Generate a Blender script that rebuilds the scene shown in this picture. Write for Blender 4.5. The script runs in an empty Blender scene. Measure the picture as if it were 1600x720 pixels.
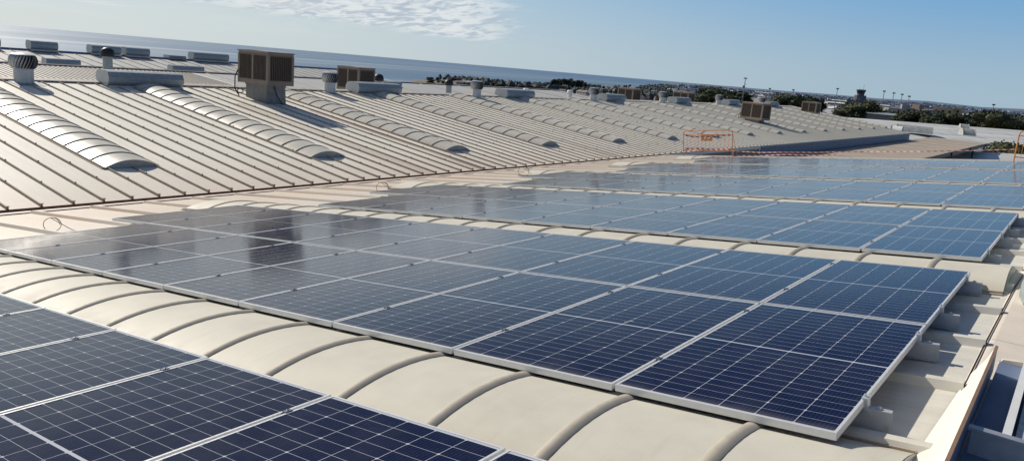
import bpy, bmesh, math, random
from mathutils import Vector, Matrix
random.seed(7)
R = math.radians
C = bpy.context.scene.collection
vs_ = bpy.context.scene.view_settings; vs_.view_transform = 'Standard'; vs_.look = 'None'; vs_.exposure = 0; vs_.gamma = 1
SL = 0.1187            # pitch of the near roof
FA = R(6.8)            # pitch of the far slopes

# ------------------------------------------------------------------ mesh helpers
class MB:
    def __init__(s): s.v = []; s.f = []; s.m = []
    def add(s, vs, fs, m=0):
        b = len(s.v); s.v += [tuple(p) for p in vs]
        s.f += [tuple(i + b for i in f) for f in fs]; s.m += [m] * len(fs); return s
    def box(s, x0, x1, y0, y1, z0, z1, m=0, M=None):
        vs = [Vector((x, y, z)) for z in (z0, z1) for y in (y0, y1) for x in (x0, x1)]
        if M: vs = [M @ p for p in vs]
        return s.add(vs, [(0, 2, 3, 1), (4, 5, 7, 6), (0, 1, 5, 4), (2, 6, 7, 3), (0, 4, 6, 2), (1, 3, 7, 5)], m)
    def quad(s, a, b, c, d, m=0): return s.add([a, b, c, d], [(0, 1, 2, 3)], m)
    def prism(s, prof, a, b, axis='y', m=0, caps=True):   # prof: list of 2D points, swept from a to b along an axis
        n = len(prof)
        def P(p, t):
            return (p[0], t, p[1]) if axis == 'y' else ((t, p[0], p[1]) if axis == 'x' else (p[0], p[1], t))
        vs = [P(p, a) for p in prof] + [P(p, b) for p in prof]
        fs = [(i, (i + 1) % n, (i + 1) % n + n, i + n) for i in range(n)]
        if caps: fs += [tuple(range(n))[::-1], tuple(range(n, 2 * n))]
        return s.add(vs, fs, m)
    def tube(s, pts, r, n=8, m=0):
        pts = [Vector(p) for p in pts]; rings = []
        for i, p in enumerate(pts):
            d = (pts[min(i + 1, len(pts) - 1)] - pts[max(i - 1, 0)]).normalized()
            a = d.orthogonal().normalized() if i == 0 else (rings[-1][1] - d * rings[-1][1].dot(d)).normalized()
            rings.append((p, a, d.cross(a)))
        rr = r if isinstance(r, (list, tuple)) else [r] * len(pts)
        vs = []
        for (p, a, b), q in zip(rings, rr):
            for k in range(n):
                t = 2 * math.pi * k / n; vs.append(p + (a * math.cos(t) + b * math.sin(t)) * q)
        fs = [(i * n + k, i * n + (k + 1) % n, (i + 1) * n + (k + 1) % n, (i + 1) * n + k) for i in range(len(pts) - 1) for k in range(n)]
        fs += [tuple(range(n))[::-1], tuple(range((len(pts) - 1) * n, len(pts) * n))]
        return s.add(vs, fs, m)
    def lathe(s, prof, n=24, m=0, c=(0, 0)):
        vs = [(c[0] + r * math.cos(2 * math.pi * k / n), c[1] + r * math.sin(2 * math.pi * k / n), z) for r, z in prof for k in range(n)]
        fs = [(i * n + k, i * n + (k + 1) % n, (i + 1) * n + (k + 1) % n, (i + 1) * n + k) for i in range(len(prof) - 1) for k in range(n)]
        if prof[0][0] > 1e-4: fs.append(tuple(range(n))[::-1])
        if prof[-1][0] > 1e-4: fs.append(tuple(range((len(prof) - 1) * n, len(prof) * n)))
        return s.add(vs, fs, m)
    def mesh(s, name, mats, smooth=False, fix=True):
        me = bpy.data.meshes.new(name); me.from_pydata(s.v, [], s.f)
        for mm in (mats if isinstance(mats, (list, tuple)) else [mats]): me.materials.append(mm)
        me.polygons.foreach_set('material_index', s.m)
        if fix:
            bm = bmesh.new(); bm.from_mesh(me); bmesh.ops.recalc_face_normals(bm, faces=bm.faces); bm.to_mesh(me); bm.free()
        if smooth:
            me.polygons.foreach_set('use_smooth', [True] * len(me.polygons))
            try: me.set_sharp_from_angle(angle=R(40))
            except Exception: pass
        me.update(); return me

def put(name, me, parent=None, loc=(0, 0, 0), rot=(0, 0, 0)):
    o = bpy.data.objects.new(name, me); C.objects.link(o)
    o.location = loc; o.rotation_euler = rot
    if parent: o.parent = parent
    return o
def obj(name, mb, mats, parent=None, loc=(0, 0, 0), rot=(0, 0, 0), smooth=False, fix=True):
    return put(name, mb.mesh(name, mats, smooth, fix), parent, loc, rot)
def tag(o, label=None, cat=None, group=None, kind=None):
    if label: o['label'] = label
    if cat: o['category'] = cat
    if group: o['group'] = group
    if kind: o['kind'] = kind
    return o
def thing(name, label, cat, loc=(0, 0, 0), rot=(0, 0, 0), group=None):
    return tag(put(name, None, None, loc, rot), label, cat, group)
def dup(root, loc=None, rot=None, label=None, group=None, scale=None):
    r = root.copy(); C.objects.link(r)
    if loc is not None: r.location = loc
    if rot is not None: r.rotation_euler = rot
    if scale is not None: r.scale = scale
    if label: r['label'] = label
    if group: r['group'] = group
    for ch in list(root.children):
        c = ch.copy(); C.objects.link(c); c.parent = r
        for g in list(ch.children):
            d = g.copy(); C.objects.link(d); d.parent = c
    return r
ORD = 'first second third fourth fifth sixth seventh eighth ninth tenth eleventh twelfth thirteenth fourteenth fifteenth sixteenth'.split()

# ------------------------------------------------------------------ material helpers
class NT:
    def __init__(s, name):
        s.mat = bpy.data.materials.new(name); s.mat.use_nodes = True
        s.t = s.mat.node_tree; s.t.nodes.clear()
        s.out = s.t.nodes.new('ShaderNodeOutputMaterial'); s.b = s.t.nodes.new('ShaderNodeBsdfPrincipled')
        s.t.links.new(s.b.outputs[0], s.out.inputs[0])
    def n(s, typ, **kw):
        x = s.t.nodes.new(typ)
        for k, v in kw.items(): setattr(x, k, v)
        return x
    def l(s, a, b): s.t.links.new(a, b)
    def setin(s, sock, v):
        if hasattr(v, 'is_linked') or isinstance(v, bpy.types.NodeSocket): s.l(v, sock)
        else: sock.default_value = v
    def math(s, op, a, b=None, c=None, clamp=False):
        x = s.n('ShaderNodeMath', operation=op, use_clamp=clamp); s.setin(x.inputs[0], a)
        if b is not None: s.setin(x.inputs[1], b)
        if c is not None: s.setin(x.inputs[2], c)
        return x.outputs[0]
    def coord(s, which='Object'): return s.n('ShaderNodeTexCoord').outputs[which]
    def xyz(s, v):
        x = s.n('ShaderNodeSeparateXYZ'); s.l(v, x.inputs[0]); return x.outputs
    def mapping(s, v, scale=(1, 1, 1), loc=(0, 0, 0)):
        x = s.n('ShaderNodeMapping'); s.l(v, x.inputs[0]); x.inputs['Scale'].default_value = scale; x.inputs['Location'].default_value = loc; return x.outputs[0]
    def noise(s, v, scale=5, detail=4, rough=.55):
        x = s.n('ShaderNodeTexNoise'); s.l(v, x.inputs['Vector']); x.inputs['Scale'].default_value = scale
        x.inputs['Detail'].default_value = detail; x.inputs['Roughness'].default_value = rough; return x.outputs['Fac']
    def ramp(s, f, stops):
        x = s.n('ShaderNodeValToRGB'); s.l(f, x.inputs[0]); e = x.color_ramp.elements
        while len(e) < len(stops): e.new(.5)
        for q, (p, c) in zip(e, stops): q.position = p; q.color = tuple(c) + (1,) if len(c) == 3 else c
        return x.outputs[0]
    def mix(s, f, a, b, blend='MIX'):
        x = s.n('ShaderNodeMix', data_type='RGBA', blend_type=blend); s.setin(x.inputs[0], f)
        for sock, v in ((x.inputs[6], a), (x.inputs[7], b)):
            if isinstance(v, tuple): sock.default_value = v + (1,) if len(v) == 3 else v
            else: s.l(v, sock)
        return x.outputs[2]
    def rng(s, f, a, b, c=0., d=1.):
        x = s.n('ShaderNodeMapRange'); s.l(f, x.inputs[0])
        for i, v in enumerate((a, b, c, d)): x.inputs[i + 1].default_value = v
        return x.outputs[0]
    def bump(s, h, st=.2, dist=.01):
        x = s.n('ShaderNodeBump'); s.l(h, x.inputs['Height']); x.inputs['Strength'].default_value = st; x.inputs['Distance'].default_value = dist
        s.l(x.outputs[0], s.b.inputs['Normal'])
    def done(s, col=None, rough=None, metal=None, spec=None):
        if col is not None:
            if isinstance(col, tuple): s.b.inputs['Base Color'].default_value = col + (1,)
            else: s.l(col, s.b.inputs['Base Color'])
        if rough is not None: s.setin(s.b.inputs['Roughness'], rough)
        if metal is not None: s.setin(s.b.inputs['Metallic'], metal)
        if spec is not None: s.b.inputs['Specular IOR Level'].default_value = spec
        return s.mat

def simple(name, col, rough=.6, metal=0., var=.12, scale=6., spec=.4):
    k = NT(name); v = k.coord()
    f = k.noise(v, scale, 5, .6)
    a = tuple(c * (1 - var) for c in col); b = tuple(min(1, c * (1 + var)) for c in col)
    c = k.ramp(f, [(.3, a), (.7, b)])
    r = k.rng(k.noise(v, scale * 2.3, 3), .3, .7, max(.03, rough - .08), min(1, rough + .08))
    return k.done(c, r, metal, spec)

# near roof sheeting (local x = 0 at the ridge, negative towards the valley; y along the building)
def roof_mat(name, base, valley_x, sign, streak=None, corr=.05, tint=(.60, .42, .29)):
    k = NT(name); v = k.coord(); x, y, z = k.xyz(v)
    big = k.noise(v, .35, 4, .6)
    st = k.noise(k.mapping(v, (.25, 5., 1.)), 1.2, 5, .6)
    fine = k.noise(v, 14, 5, .7)
    f = k.math('ADD', k.math('MULTIPLY', big, .4), k.math('ADD', k.math('MULTIPLY', st, .4), k.math('MULTIPLY', fine, .2)))
    c = k.ramp(f, [(.34, tuple(q * .84 for q in base)), (.5, base), (.66, tuple(min(1, q * 1.1) for q in base))])
    # grime gathering towards the gutter
    g = k.rng(k.math('ADD', k.math('MULTIPLY', x, sign), k.math('MULTIPLY', st, 3.)), valley_x, valley_x + 3.8)
    gm = k.math('MULTIPLY', k.math('POWER', g, 1.4, clamp=True), k.rng(y, 14., 38., .50 if sign < 0 else .40, .25 if sign < 0 else .10))
    c = k.mix(gm, c, tint)
    spots = k.rng(k.noise(k.mapping(v, (1., 2.4, 1.)), 2.3, 6, .75), .62, .78)
    c = k.mix(k.math('MULTIPLY', spots, .3), c, tuple(q * .55 for q in tint))
    # tone of each sheet differs a little
    wn = k.n('ShaderNodeTexWhiteNoise', noise_dimensions='1D'); k.l(k.math('FLOOR', k.math('DIVIDE', y, .5575)), wn.inputs['W'])
    c = k.mix(k.math('MULTIPLY', wn.outputs['Value'], .17), c, tuple(q * .6 for q in base))
    if streak:
        for (yc, w, x0, am) in streak:
            m = k.rng(k.math('ABSOLUTE', k.math('SUBTRACT', k.math('ADD', y, k.math('MULTIPLY', fine, .15)), yc)), w, w * .3)
            m = k.math('MULTIPLY', m, k.math('GREATER_THAN', x, x0)); m = k.math('MULTIPLY', m, k.rng(st, .3, .6, .3, 1.))
            c = k.mix(k.math('MULTIPLY', m, am), c, (.30, .15, .07))
    if corr:
        k.bump(k.math('SINE', k.math('MULTIPLY', y, 2 * math.pi / corr)), .22, .004)
    return k.done(c, k.rng(fine, .3, .7, .42, .6), 0., .35)

M = {}
M['near_roof'] = roof_mat('near_roof_sheet', (.68, .655, .575), 10.2, -1, corr=.075)
M['far_roof'] = roof_mat('far_roof_sheet', (.88, .84, .73), -2.2, 1, streak=[(13.1, .5, -9.6, .35), (15.6, .26, -8.6, .95), (16.15, .12, -7.5, .8), (24.4, .1, -6., .5)], corr=None)
M['roof2'] = roof_mat('distant_roof_sheet', (.50, .50, .47), 50, 1, corr=None)
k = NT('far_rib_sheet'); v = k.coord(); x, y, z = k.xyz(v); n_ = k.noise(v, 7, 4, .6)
c = k.ramp(n_, [(.3, (.27, .225, .17)), (.7, (.40, .34, .265))]); c = k.mix(k.rng(y, 14., 42.), c, (.66, .63, .54))  # dark brown stands in for the ribs' shaded sides, paler along the roof
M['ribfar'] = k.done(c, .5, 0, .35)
M['roof2l'] = roof_mat('second_span_sheet', (.76, .74, .67), 50, 1, corr=None)
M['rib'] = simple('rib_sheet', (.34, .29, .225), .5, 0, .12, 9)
M['cap'] = simple('ridge_cap_sheet', (.74, .66, .55), .55, 0, .08, 3)
M['rust'] = simple('rusty_gutter', (.26, .14, .085), .85, 0, .4, 8)
M['lip'] = simple('gutter_lip', (.62, .55, .46), .55, 0, .15, 5)
M['galv'] = simple('galvanised_steel', (.50, .52, .53), .42, .55, .12, 14)
M['galvdull'] = simple('weathered_galvanised_steel', (.33, .37, .38), .5, .25, .14, 9)
M['alu'] = simple('anodised_aluminium', (.74, .75, .75), .38, .3, .04, 30)
M['alurail'] = simple('rail_aluminium', (.52, .55, .58), .45, .35, .06, 20)
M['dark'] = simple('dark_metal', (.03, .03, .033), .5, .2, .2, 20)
M['clampm'] = simple('clamp_metal', (.17, .19, .23), .4, .5, .2, 20)
M['vdark'] = simple('black_rubber', (.012, .012, .013), .6, 0, .2, 20)
M['beige'] = simple('cooler_beige_plastic', (.255, .205, .16), .5, 0, .1, 3)
M['beigelid'] = simple('cooler_lid', (.35, .285, .225), .5, 0, .1, 3)
M['pad'] = simple('cooler_filter_pad', (.045, .034, .027), .85, 0, .35, 40)
M['slat'] = simple('cooler_slat', (.16, .125, .098), .6, 0, .15, 8)
M['ped'] = simple('pedestal_sheet', (.22, .22, .215), .55, .2, .2, 5)
M['orange'] = simple('orange_barrier_paint', (.70, .26, .07), .45, 0, .2, 6)
M['white'] = simple('white_painted_metal', (.72, .73, .72), .5, 0, .06, 4)
M['flash'] = simple('cream_flashing', (.80, .77, .68), .5, 0, .07, 4)
M['brownedge'] = simple('brown_edge_trim', (.32, .20, .13), .6, 0, .15, 8)
M['bluegrey'] = simple('blue_grey_fascia', (.15, .20, .30), .55, .1, .12, 2)
M['greenwall'] = simple('dark_green_glazing', (.05, .09, .085), .3, 0, .3, 1.5)
M['tan'] = simple('tan_canopy_sheet', (.40, .335, .26), .7, 0, .08, .8)
M['mesh'] = simple('grey_wire_glass', (.38, .41, .41), .5, 0, .25, 25)
M['hall'] = simple('white_hall_membrane', (.80, .79, .73), .55, 0, .08, .4)
k = NT('hall_membrane_with_joints'); v = k.coord(); hx, hy, hzz = k.xyz(v)
n_ = k.noise(v, .35, 5, .65); n2_ = k.noise(k.mapping(v, (.1, 1.5, 1)), 1., 5, .6)
c = k.ramp(k.math('ADD', k.math('MULTIPLY', n_, .5), k.math('MULTIPLY', n2_, .5)), [(.35, (.46, .47, .44)), (.6, (.66, .66, .62))])
jn = k.math('LESS_THAN', k.math('FRACT', k.math('DIVIDE', hx, 7.3)), .018)
c = k.mix(k.math('MULTIPLY', jn, .6), c, (.25, .26, .25)); M['hallj'] = k.done(c, .55, 0, .3)
M['halldark'] = simple('hall_translucent_sheet', (.30, .32, .31), .5, 0, .25, 2)
M['concrete'] = simple('weathered_concrete', (.36, .35, .33), .85, 0, .15, .5)
M['tower'] = simple('tower_concrete', (.10, .11, .14), .8, 0, .15, .3)
M['towerglass'] = simple('tower_glass', (.015, .022, .035), .15, 0, .2, .5)
M['yellow'] = simple('yellow_cream_render', (.50, .40, .22), .8, 0, .1, .2)
M['pole'] = simple('pole_steel', (.30, .33, .37), .5, .2, .1, 1)
M['bark'] = simple('bark', (.06, .048, .038), .9, 0, .3, 2)

def barrel_mat(nm_, gl_, sp_):
    k = NT(nm_); v = k.coord(); oi = k.n('ShaderNodeObjectInfo')
    n1 = k.noise(v, 3.2, 6, .65); n2 = k.noise(k.mapping(v, (1, .4, 1)), 1.1, 4, .6)
    f = k.math('ADD', k.math('MULTIPLY', n1, .5), k.math('MULTIPLY', n2, .5))
    c = k.ramp(f, [(.3, (.51, .485, .405)), (.5, (.59, .565, .48)), (.7, (.645, .62, .53))])
    sp = k.rng(k.noise(v, 26, 3, .6), .70, .76)
    c = k.mix(k.math('MULTIPLY', sp, .3), c, (.24, .19, .13))
    c = k.mix(k.math('MULTIPLY', oi.outputs['Random'], .12), c, (.50, .47, .39))
    x, y, z = k.xyz(v)
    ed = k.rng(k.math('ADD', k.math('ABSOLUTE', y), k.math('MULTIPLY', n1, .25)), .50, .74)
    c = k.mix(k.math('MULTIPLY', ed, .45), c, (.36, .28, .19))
    run = k.rng(k.noise(k.mapping(v, (9., .8, .8)), 1.3, 5, .7), .56, .72)       # dirt that has run down the arch
    c = k.mix(k.math('MULTIPLY', run, .22), c, (.40, .34, .25))
    k.bump(k.noise(v, 5, 4), .12, .01)
    return k.done(c, k.rng(n1, .3, .7, gl_, gl_ + .16), 0, sp_)
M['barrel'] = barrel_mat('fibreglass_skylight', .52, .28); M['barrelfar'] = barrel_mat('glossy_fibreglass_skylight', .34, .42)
M['barrelrib'] = simple('skylight_rib_bead', (.40, .34, .27), .5, 0, .15, 12)
M['nearrib'] = simple('skylight_rib_strip', (.44, .40, .325), .6, 0, .1, 14)
M['endcap'] = simple('skylight_end_cap', (.34, .36, .36), .45, .2, .12, 8)

def cell_mat():
    k = NT('solar_cells_under_glass'); v = k.coord(); x, y, z = k.xyz(v); oi = k.n('ShaderNodeObjectInfo')
    px, py, mid = .1690, .0845, .007
    ax = k.math('DIVIDE', k.math('ADD', x, .507), px)
    ay = k.math('DIVIDE', k.math('SUBTRACT', k.math('ABSOLUTE', y), mid), py)
    def line(a, p, w):
        fr = k.math('ABSOLUTE', k.math('SUBTRACT', k.math('FRACT', a), .5))
        return k.math('MULTIPLY', k.math('SUBTRACT', .5, fr), p)        # distance to the nearest line, metres
    dx = line(ax, px, 0); dy = line(ay, py, 0)
    dy2 = line(k.math('MULTIPLY', ay, .5), py * 2, 0)
    lx = k.math('LESS_THAN', dx, .0014); ly = k.math('LESS_THAN', dy, .0010)
    dia = k.math('LESS_THAN', k.math('ADD', dx, dy2), .0095)
    m = k.math('MAXIMUM', k.math('MAXIMUM', lx, ly), dia)
    mm = k.math('LESS_THAN', k.math('ABSOLUTE', y), .0065)
    m = k.math('MAXIMUM', m, mm)
    m = k.math('MAXIMUM', m, k.math('GREATER_THAN', k.math('ABSOLUTE', x), .5065))
    m = k.math('MAXIMUM', m, k.math('GREATER_THAN', k.math('ABSOLUTE', y), 1.0205))
    # busbars: nine fine wires per cell
    bb = k.math('LESS_THAN', line(k.math('MULTIPLY', ax, 9.), px / 9, 0), .0005)
    wn = k.n('ShaderNodeTexWhiteNoise', noise_dimensions='3D')
    cv = k.n('ShaderNodeCombineXYZ'); k.l(k.math('FLOOR', ax), cv.inputs[0])
    k.l(k.math('FLOOR', k.math('MULTIPLY', ay, .5)), cv.inputs[1]); k.l(oi.outputs['Random'], cv.inputs[2]); k.l(cv.outputs[0], wn.inputs['Vector'])
    cell = k.mix(k.math('MULTIPLY', wn.outputs['Value'], .45), (.0035, .0075, .031), (.006, .0095, .040))
    cell = k.mix(k.math('MULTIPLY', oi.outputs['Random'], .35), cell, (.010, .009, .024))
    cell = k.mix(k.math('MULTIPLY', bb, .16), cell, (.35, .37, .42))
    c = k.mix(k.math('MULTIPLY', m, .82), cell, (.62, .65, .69))
    dust = k.noise(v, 2.1, 6, .7)
    c = k.mix(k.rng(dust, .42, .8, .0, .045), c, (.45, .42, .36))
    low_ = k.rng(k.math('ADD', k.math('MULTIPLY', y, -1.), k.math('MULTIPLY', dust, .08)), 1.00, 1.06); c = k.mix(k.math('MULTIPLY', low_, .12), c, (.42, .37, .29))
    drop = k.math('GREATER_THAN', k.noise(k.mapping(k.n('ShaderNodeNewGeometry').outputs['Position'], (1, 1, 1)), 7.5, 2, .5), .80); c = k.mix(k.math('MULTIPLY', drop, .5), c, (.55, .53, .48))
    r = k.rng(dust, .3, .75, .085, .16)
    k.b.inputs['IOR'].default_value = 1.38
    k.bump(k.noise(v, 1.3, 2), .02, .02)
    return k.done(c, r, 0, .32)
M['cells'] = cell_mat()

# ------------------------------------------------------------------ camera (fitted to the panel grid)
cam = bpy.data.objects.new('camera', bpy.data.cameras.new('camera')); C.objects.link(cam)
f_, roll, pitch, yaw = 1198.87, .0840, .2080, .6326
Fw = Vector((-math.sin(yaw) * math.cos(pitch), math.cos(yaw) * math.cos(pitch), -math.sin(pitch)))
R0 = Vector((math.cos(yaw), math.sin(yaw), 0)); U0 = R0.cross(Fw)
Rt = R0 * math.cos(roll) + U0 * math.sin(roll); Up = -R0 * math.sin(roll) + U0 * math.cos(roll)
Mx = Matrix((Rt, Up, -Fw)).transposed().to_4x4(); Mx.translation = Vector((.6016, -3.2095, 1.3569))
cam.matrix_world = Mx
cam.data.sensor_width = 36; cam.data.sensor_fit = 'HORIZONTAL'; cam.data.lens = f_ / 1600 * 36
cam.data.clip_start = .05; cam.data.clip_end = 120000
bpy.context.scene.camera = cam
def inframe(p, pad=0):
    d = Vector(p) - Mx.translation; w = d.dot(Fw)
    if w < .05: return False
    x = 800 + f_ * d.dot(Rt) / w; y = 360 - f_ * d.dot(Up) / w
    return -pad < x < 1600 + pad and -pad < y < 720 + pad

# ------------------------------------------------------------------ sun, sky
SUN_AZ, SUN_EL = 84.0, 33.0      # azimuth from +Y towards -X
sd = Vector((-math.sin(R(SUN_AZ)) * math.cos(R(SUN_EL)), math.cos(R(SUN_AZ)) * math.cos(R(SUN_EL)), math.sin(R(SUN_EL))))
sun = bpy.data.objects.new('sun', bpy.data.lights.new('sun', 'SUN')); C.objects.link(sun)
sun.data.energy = 4.7; sun.data.angle = R(.5); sun.data.color = (1., .925, .81)
sun.rotation_euler = sd.to_track_quat('Z', 'Y').to_euler()
w = bpy.data.worlds.new('World'); bpy.context.scene.world = w; w.use_nodes = True
t = w.node_tree; t.nodes.clear()
out = t.nodes.new('ShaderNodeOutputWorld'); bg = t.nodes.new('ShaderNodeBackground'); t.links.new(bg.outputs[0], out.inputs[0])
sky = t.nodes.new('ShaderNodeTexSky'); sky.sky_type = 'NISHITA'; sky.sun_disc = False
sky.sun_elevation = R(SUN_EL); sky.sun_rotation = R(-SUN_AZ); sky.altitude = 30; sky.air_density = 1.0; sky.dust_density = .6; sky.ozone_density = 1.6
bg.inputs['Strength'].default_value = .078
def wm(op, a, b=None, c=None, clamp=False):
    n = t.nodes.new('ShaderNodeMath'); n.operation = op; n.use_clamp = clamp
    for s_, v in zip(n.inputs, (a, b, c)):
        if v is None: continue
        if isinstance(v, (int, float)): s_.default_value = v
        else: t.links.new(v, s_)
    return n.outputs[0]
def wrange(f, a, b, c=0., d=1.):
    n = t.nodes.new('ShaderNodeMapRange'); n.interpolation_type = 'SMOOTHSTEP'; t.links.new(f, n.inputs[0])
    for i, v in enumerate((a, b, c, d)): n.inputs[i + 1].default_value = v
    return n.outputs[0]
tc = t.nodes.new('ShaderNodeTexCoord'); sx = t.nodes.new('ShaderNodeSeparateXYZ'); t.links.new(tc.outputs['Generated'], sx.inputs[0])
az = wm('MULTIPLY', wm('ARCTAN2', wm('MULTIPLY', sx.outputs[0], -1.), sx.outputs[1]), 180 / math.pi)
el = wm('MULTIPLY', wm('ARCSINE', sx.outputs[2]), 180 / math.pi)
def wnoise(sa, se, scale, detail, rough, off=0.):
    cb = t.nodes.new('ShaderNodeCombineXYZ'); t.links.new(wm('MULTIPLY', wm('ADD', az, wm('MULTIPLY', el, 2.2)), sa), cb.inputs[0]); t.links.new(wm('MULTIPLY', el, se), cb.inputs[1]); cb.inputs[2].default_value = off
    n = t.nodes.new('ShaderNodeTexNoise'); n.inputs['Scale'].default_value = scale; n.inputs['Detail'].default_value = detail; n.inputs['Roughness'].default_value = rough
    n.inputs['Distortion'].default_value = .6
    t.links.new(cb.outputs[0], n.inputs['Vector']); return n.outputs['Fac']
def wmix(f, a, b):
    n = t.nodes.new('ShaderNodeMix'); n.data_type = 'RGBA'
    t.links.new(f, n.inputs[0])
    for s_, v in ((n.inputs[6], a), (n.inputs[7], b)):
        if isinstance(v, tuple): s_.default_value = v + (1,)
        else: t.links.new(v, s_)
    return n.outputs[2]
# clear sky graded by height and by nearness to the sun, over the physical sky
K_ = 1 / .078
def rgb(a, b, c): return (a * K_, b * K_, c * K_)
azr = wrange(az, 4., 72.)
lowc = wmix(azr, rgb(.36, .50, .61), rgb(.62, .70, .72))
midc = wmix(azr, rgb(.16, .38, .66), rgb(.50, .64, .73))
hic = wmix(azr, rgb(.016, .068, .225), rgb(.045, .085, .20))
grad = wmix(wrange(el, .0, 8.5), lowc, midc)
grad = wmix(wrange(el, 6.5, 15.), grad, hic)
away = wrange(wm('ABSOLUTE', wm('SUBTRACT', az, 84.)), 60., 150., 0., .5)
col = wmix(wm('MULTIPLY', wrange(el, 60., 26.), .92), sky.outputs[0], grad)
# the bank of cirrus above the sea, and thin veil to its left
cl = wnoise(.30, 1.35, 1., 6, .56)
lo = wrange(az, 68., 34., 3.3, 2.2)
low = wm('SUBTRACT', el, wm('ADD', wm('MULTIPLY', wm('SUBTRACT', az, 36.), .05), 1.1))
band = wm('MULTIPLY', wrange(low, -.2, .9), wrange(low, 8., 3.2))
band = wm('MULTIPLY', band, wm('MULTIPLY', wrange(az, 34., 42.), wrange(az, 76., 62., .6, 1.)))
cm = wm('MULTIPLY', wrange(wm('ADD', cl, wm('MULTIPLY', band, .40)), .56, .80), band)
shade = wnoise(.7, 2.4, 1.2, 6, .6, 4.)
ccol = wmix(wrange(shade, .42, .62), (10.0, 10.4, 10.5), (5.8, 6.7, 7.8))
col = wmix(wm('MULTIPLY', cm, .85), col, ccol)
veil = wm('MULTIPLY', wrange(wnoise(.12, 1.1, 1., 6, .6, 2.), .44, .66), wm('MULTIPLY', wrange(az, 44., 60.), wm('MULTIPLY', wrange(el, .6, 2.), .55)))
col = wmix(veil, col, (9.6, 9.9, 9.9))
# scattered higher thin cloud out of the frame, seen only as soft patches in the reflections
hc = wm('MULTIPLY', wrange(wnoise(.035, .06, 1., 6, .6, 9.), .52, .72), wm('MULTIPLY', wrange(el, 9., 20.), .35))
col = wmix(hc, col, (9.5, 9.8, 10.2))
t.links.new(col, bg.inputs['Color'])

# ------------------------------------------------------------------ near roof with its arrays
roofrot = (0, -SL, 0)
BY0, BY1 = -9.0, 28.0
fac = thing('factory_building', 'long factory with cream ribbed metal roof slopes carrying the solar panels and skylights', 'building')
ROOF = -.150

def ribbed(y0, y1, ribs, wb, wt, h, x0, x1, z=0., m0=0, m1=0):
    mb = MB(); prof = [(y0, z)]
    mats = []
    for r in ribs:
        prof += [(r - wb / 2, z), (r - wt / 2, z + h), (r + wt / 2, z + h), (r + wb / 2, z)]
        mats += [m0, m1, m1, m1]
    prof.append((y1, z)); mats.append(m0)
    n = len(prof)
    mb.v = [(x0, a, b) for a, b in prof] + [(x1, a, b) for a, b in prof]
    mb.f = [(i, i + 1, i + 1 + n, i + n) for i in range(n - 1)]; mb.m = mats
    return mb
nribs = [.35 + k for k in range(-9, 28)]
XV = -13.84 / math.cos(SL)
mb = ribbed(BY0, BY1, nribs, .11, .06, .048, XV, .295, ROOF, 0, 0)
obj('roof_slope', mb, M['near_roof'], fac, rot=roofrot)
# closed ends of ribs at ridge flashing
mb = MB()
mb.quad((XV, BY1, ROOF - .01), (.3, BY1, ROOF - .01), (.3, BY1 + .002, ROOF - .5), (XV, BY1 + .002, ROOF - .5))
obj('roof_trim', mb, M['lip'], fac, rot=roofrot)
# ridge capping sheets, one panel per 2.3 m
mb = MB(); zc = -.133
yy = BY0
for k in range(17):
    a = yy + k * 2.3; b = a + 2.294
    mb.prism([(.292, zc + .018), (.325, zc + .034), (.345, zc + .038), (1.05, zc + .045), (1.05, zc + .03), (.31, zc + .02), (.30, zc - .0)], a, b)
obj('ridge_cap', mb, M['cap'], fac)
mb = ribbed(BY0, BY1, nribs, .11, .06, .062, 0, 14.8, 0)
obj('roof_slope', mb, M['near_roof'], fac, loc=(1.0, 0, ROOF + .03), rot=(0, FA, 0))
# gutter between the two slopes
zv = math.sin(SL) * -14.2 - .165
mb = MB()
mb.prism([(-14.12, zv - .02), (-14.16, zv - .16), (-14.36, zv - .16), (-14.42, zv + .02), (-14.45, zv + .02), (-14.38, zv - .2), (-14.13, zv - .2), (-14.10, zv - .04)], BY0, BY1)
mb.prism([(-14.10, zv - .04), (-13.80, zv - .04), (-13.80, zv - .055), (-14.10, zv - .055)], BY0, BY1)
obj('gutter', mb, M['rust'], fac)
mb = MB()
for k in range(8):
    a = BY0 + k * 4.7
    mb.prism([(-14.15, zv + .01), (-14.15, zv + .026), (-13.93, zv + .046), (-13.93, zv + .030)], a, min(a + 4.69, BY1))
obj('gutter_lip', mb, M['lip'], fac)
# far slope
FY0, FY1 = -9.0, 84.5
ribsF = [2.17 + .5575 * k for k in range(-20, 148)]
EZ = math.sin(SL) * -14.2 - .145
LF = 12.75
mb = ribbed(FY0, FY1, ribsF, .05, .022, .040, -LF, 0, 0)
obj('roof_slope', mb, M['far_roof'], fac, loc=(-14.42, 0, EZ), rot=(0, FA, 0))
mb = MB()
for r in ribsF:
    mb.prism([(r - .026, 0), (r - .012, .044), (r + .012, .044), (r + .026, 0)], -LF + .15, -.003, 'x')
obj('rib_caps', mb, M['ribfar'], fac, loc=(-14.42, 0, EZ), rot=(0, FA, 0))
mb = MB()
for i, r in enumerate(ribsF):
    if r > 45: break
    for q in range(1, 9):
        xx = -.08 - q * 1.52 + .1 * ((i * 7 + q * 3) % 5)
        mb.lathe([(.016, .046), (.016, .062), (.006, .066)], 6, 0, (xx, r))
    mb.box(-.05, -.0, r - .03, r + .03, .046, .06)
obj('roof_fixings', mb, M['brownedge'], fac, loc=(-14.42, 0, EZ), rot=(0, FA, 0))
RX = -14.42 - LF * math.cos(FA); RZ = EZ + LF * math.sin(FA)      # ridge of the far slope
mb = MB()
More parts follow.
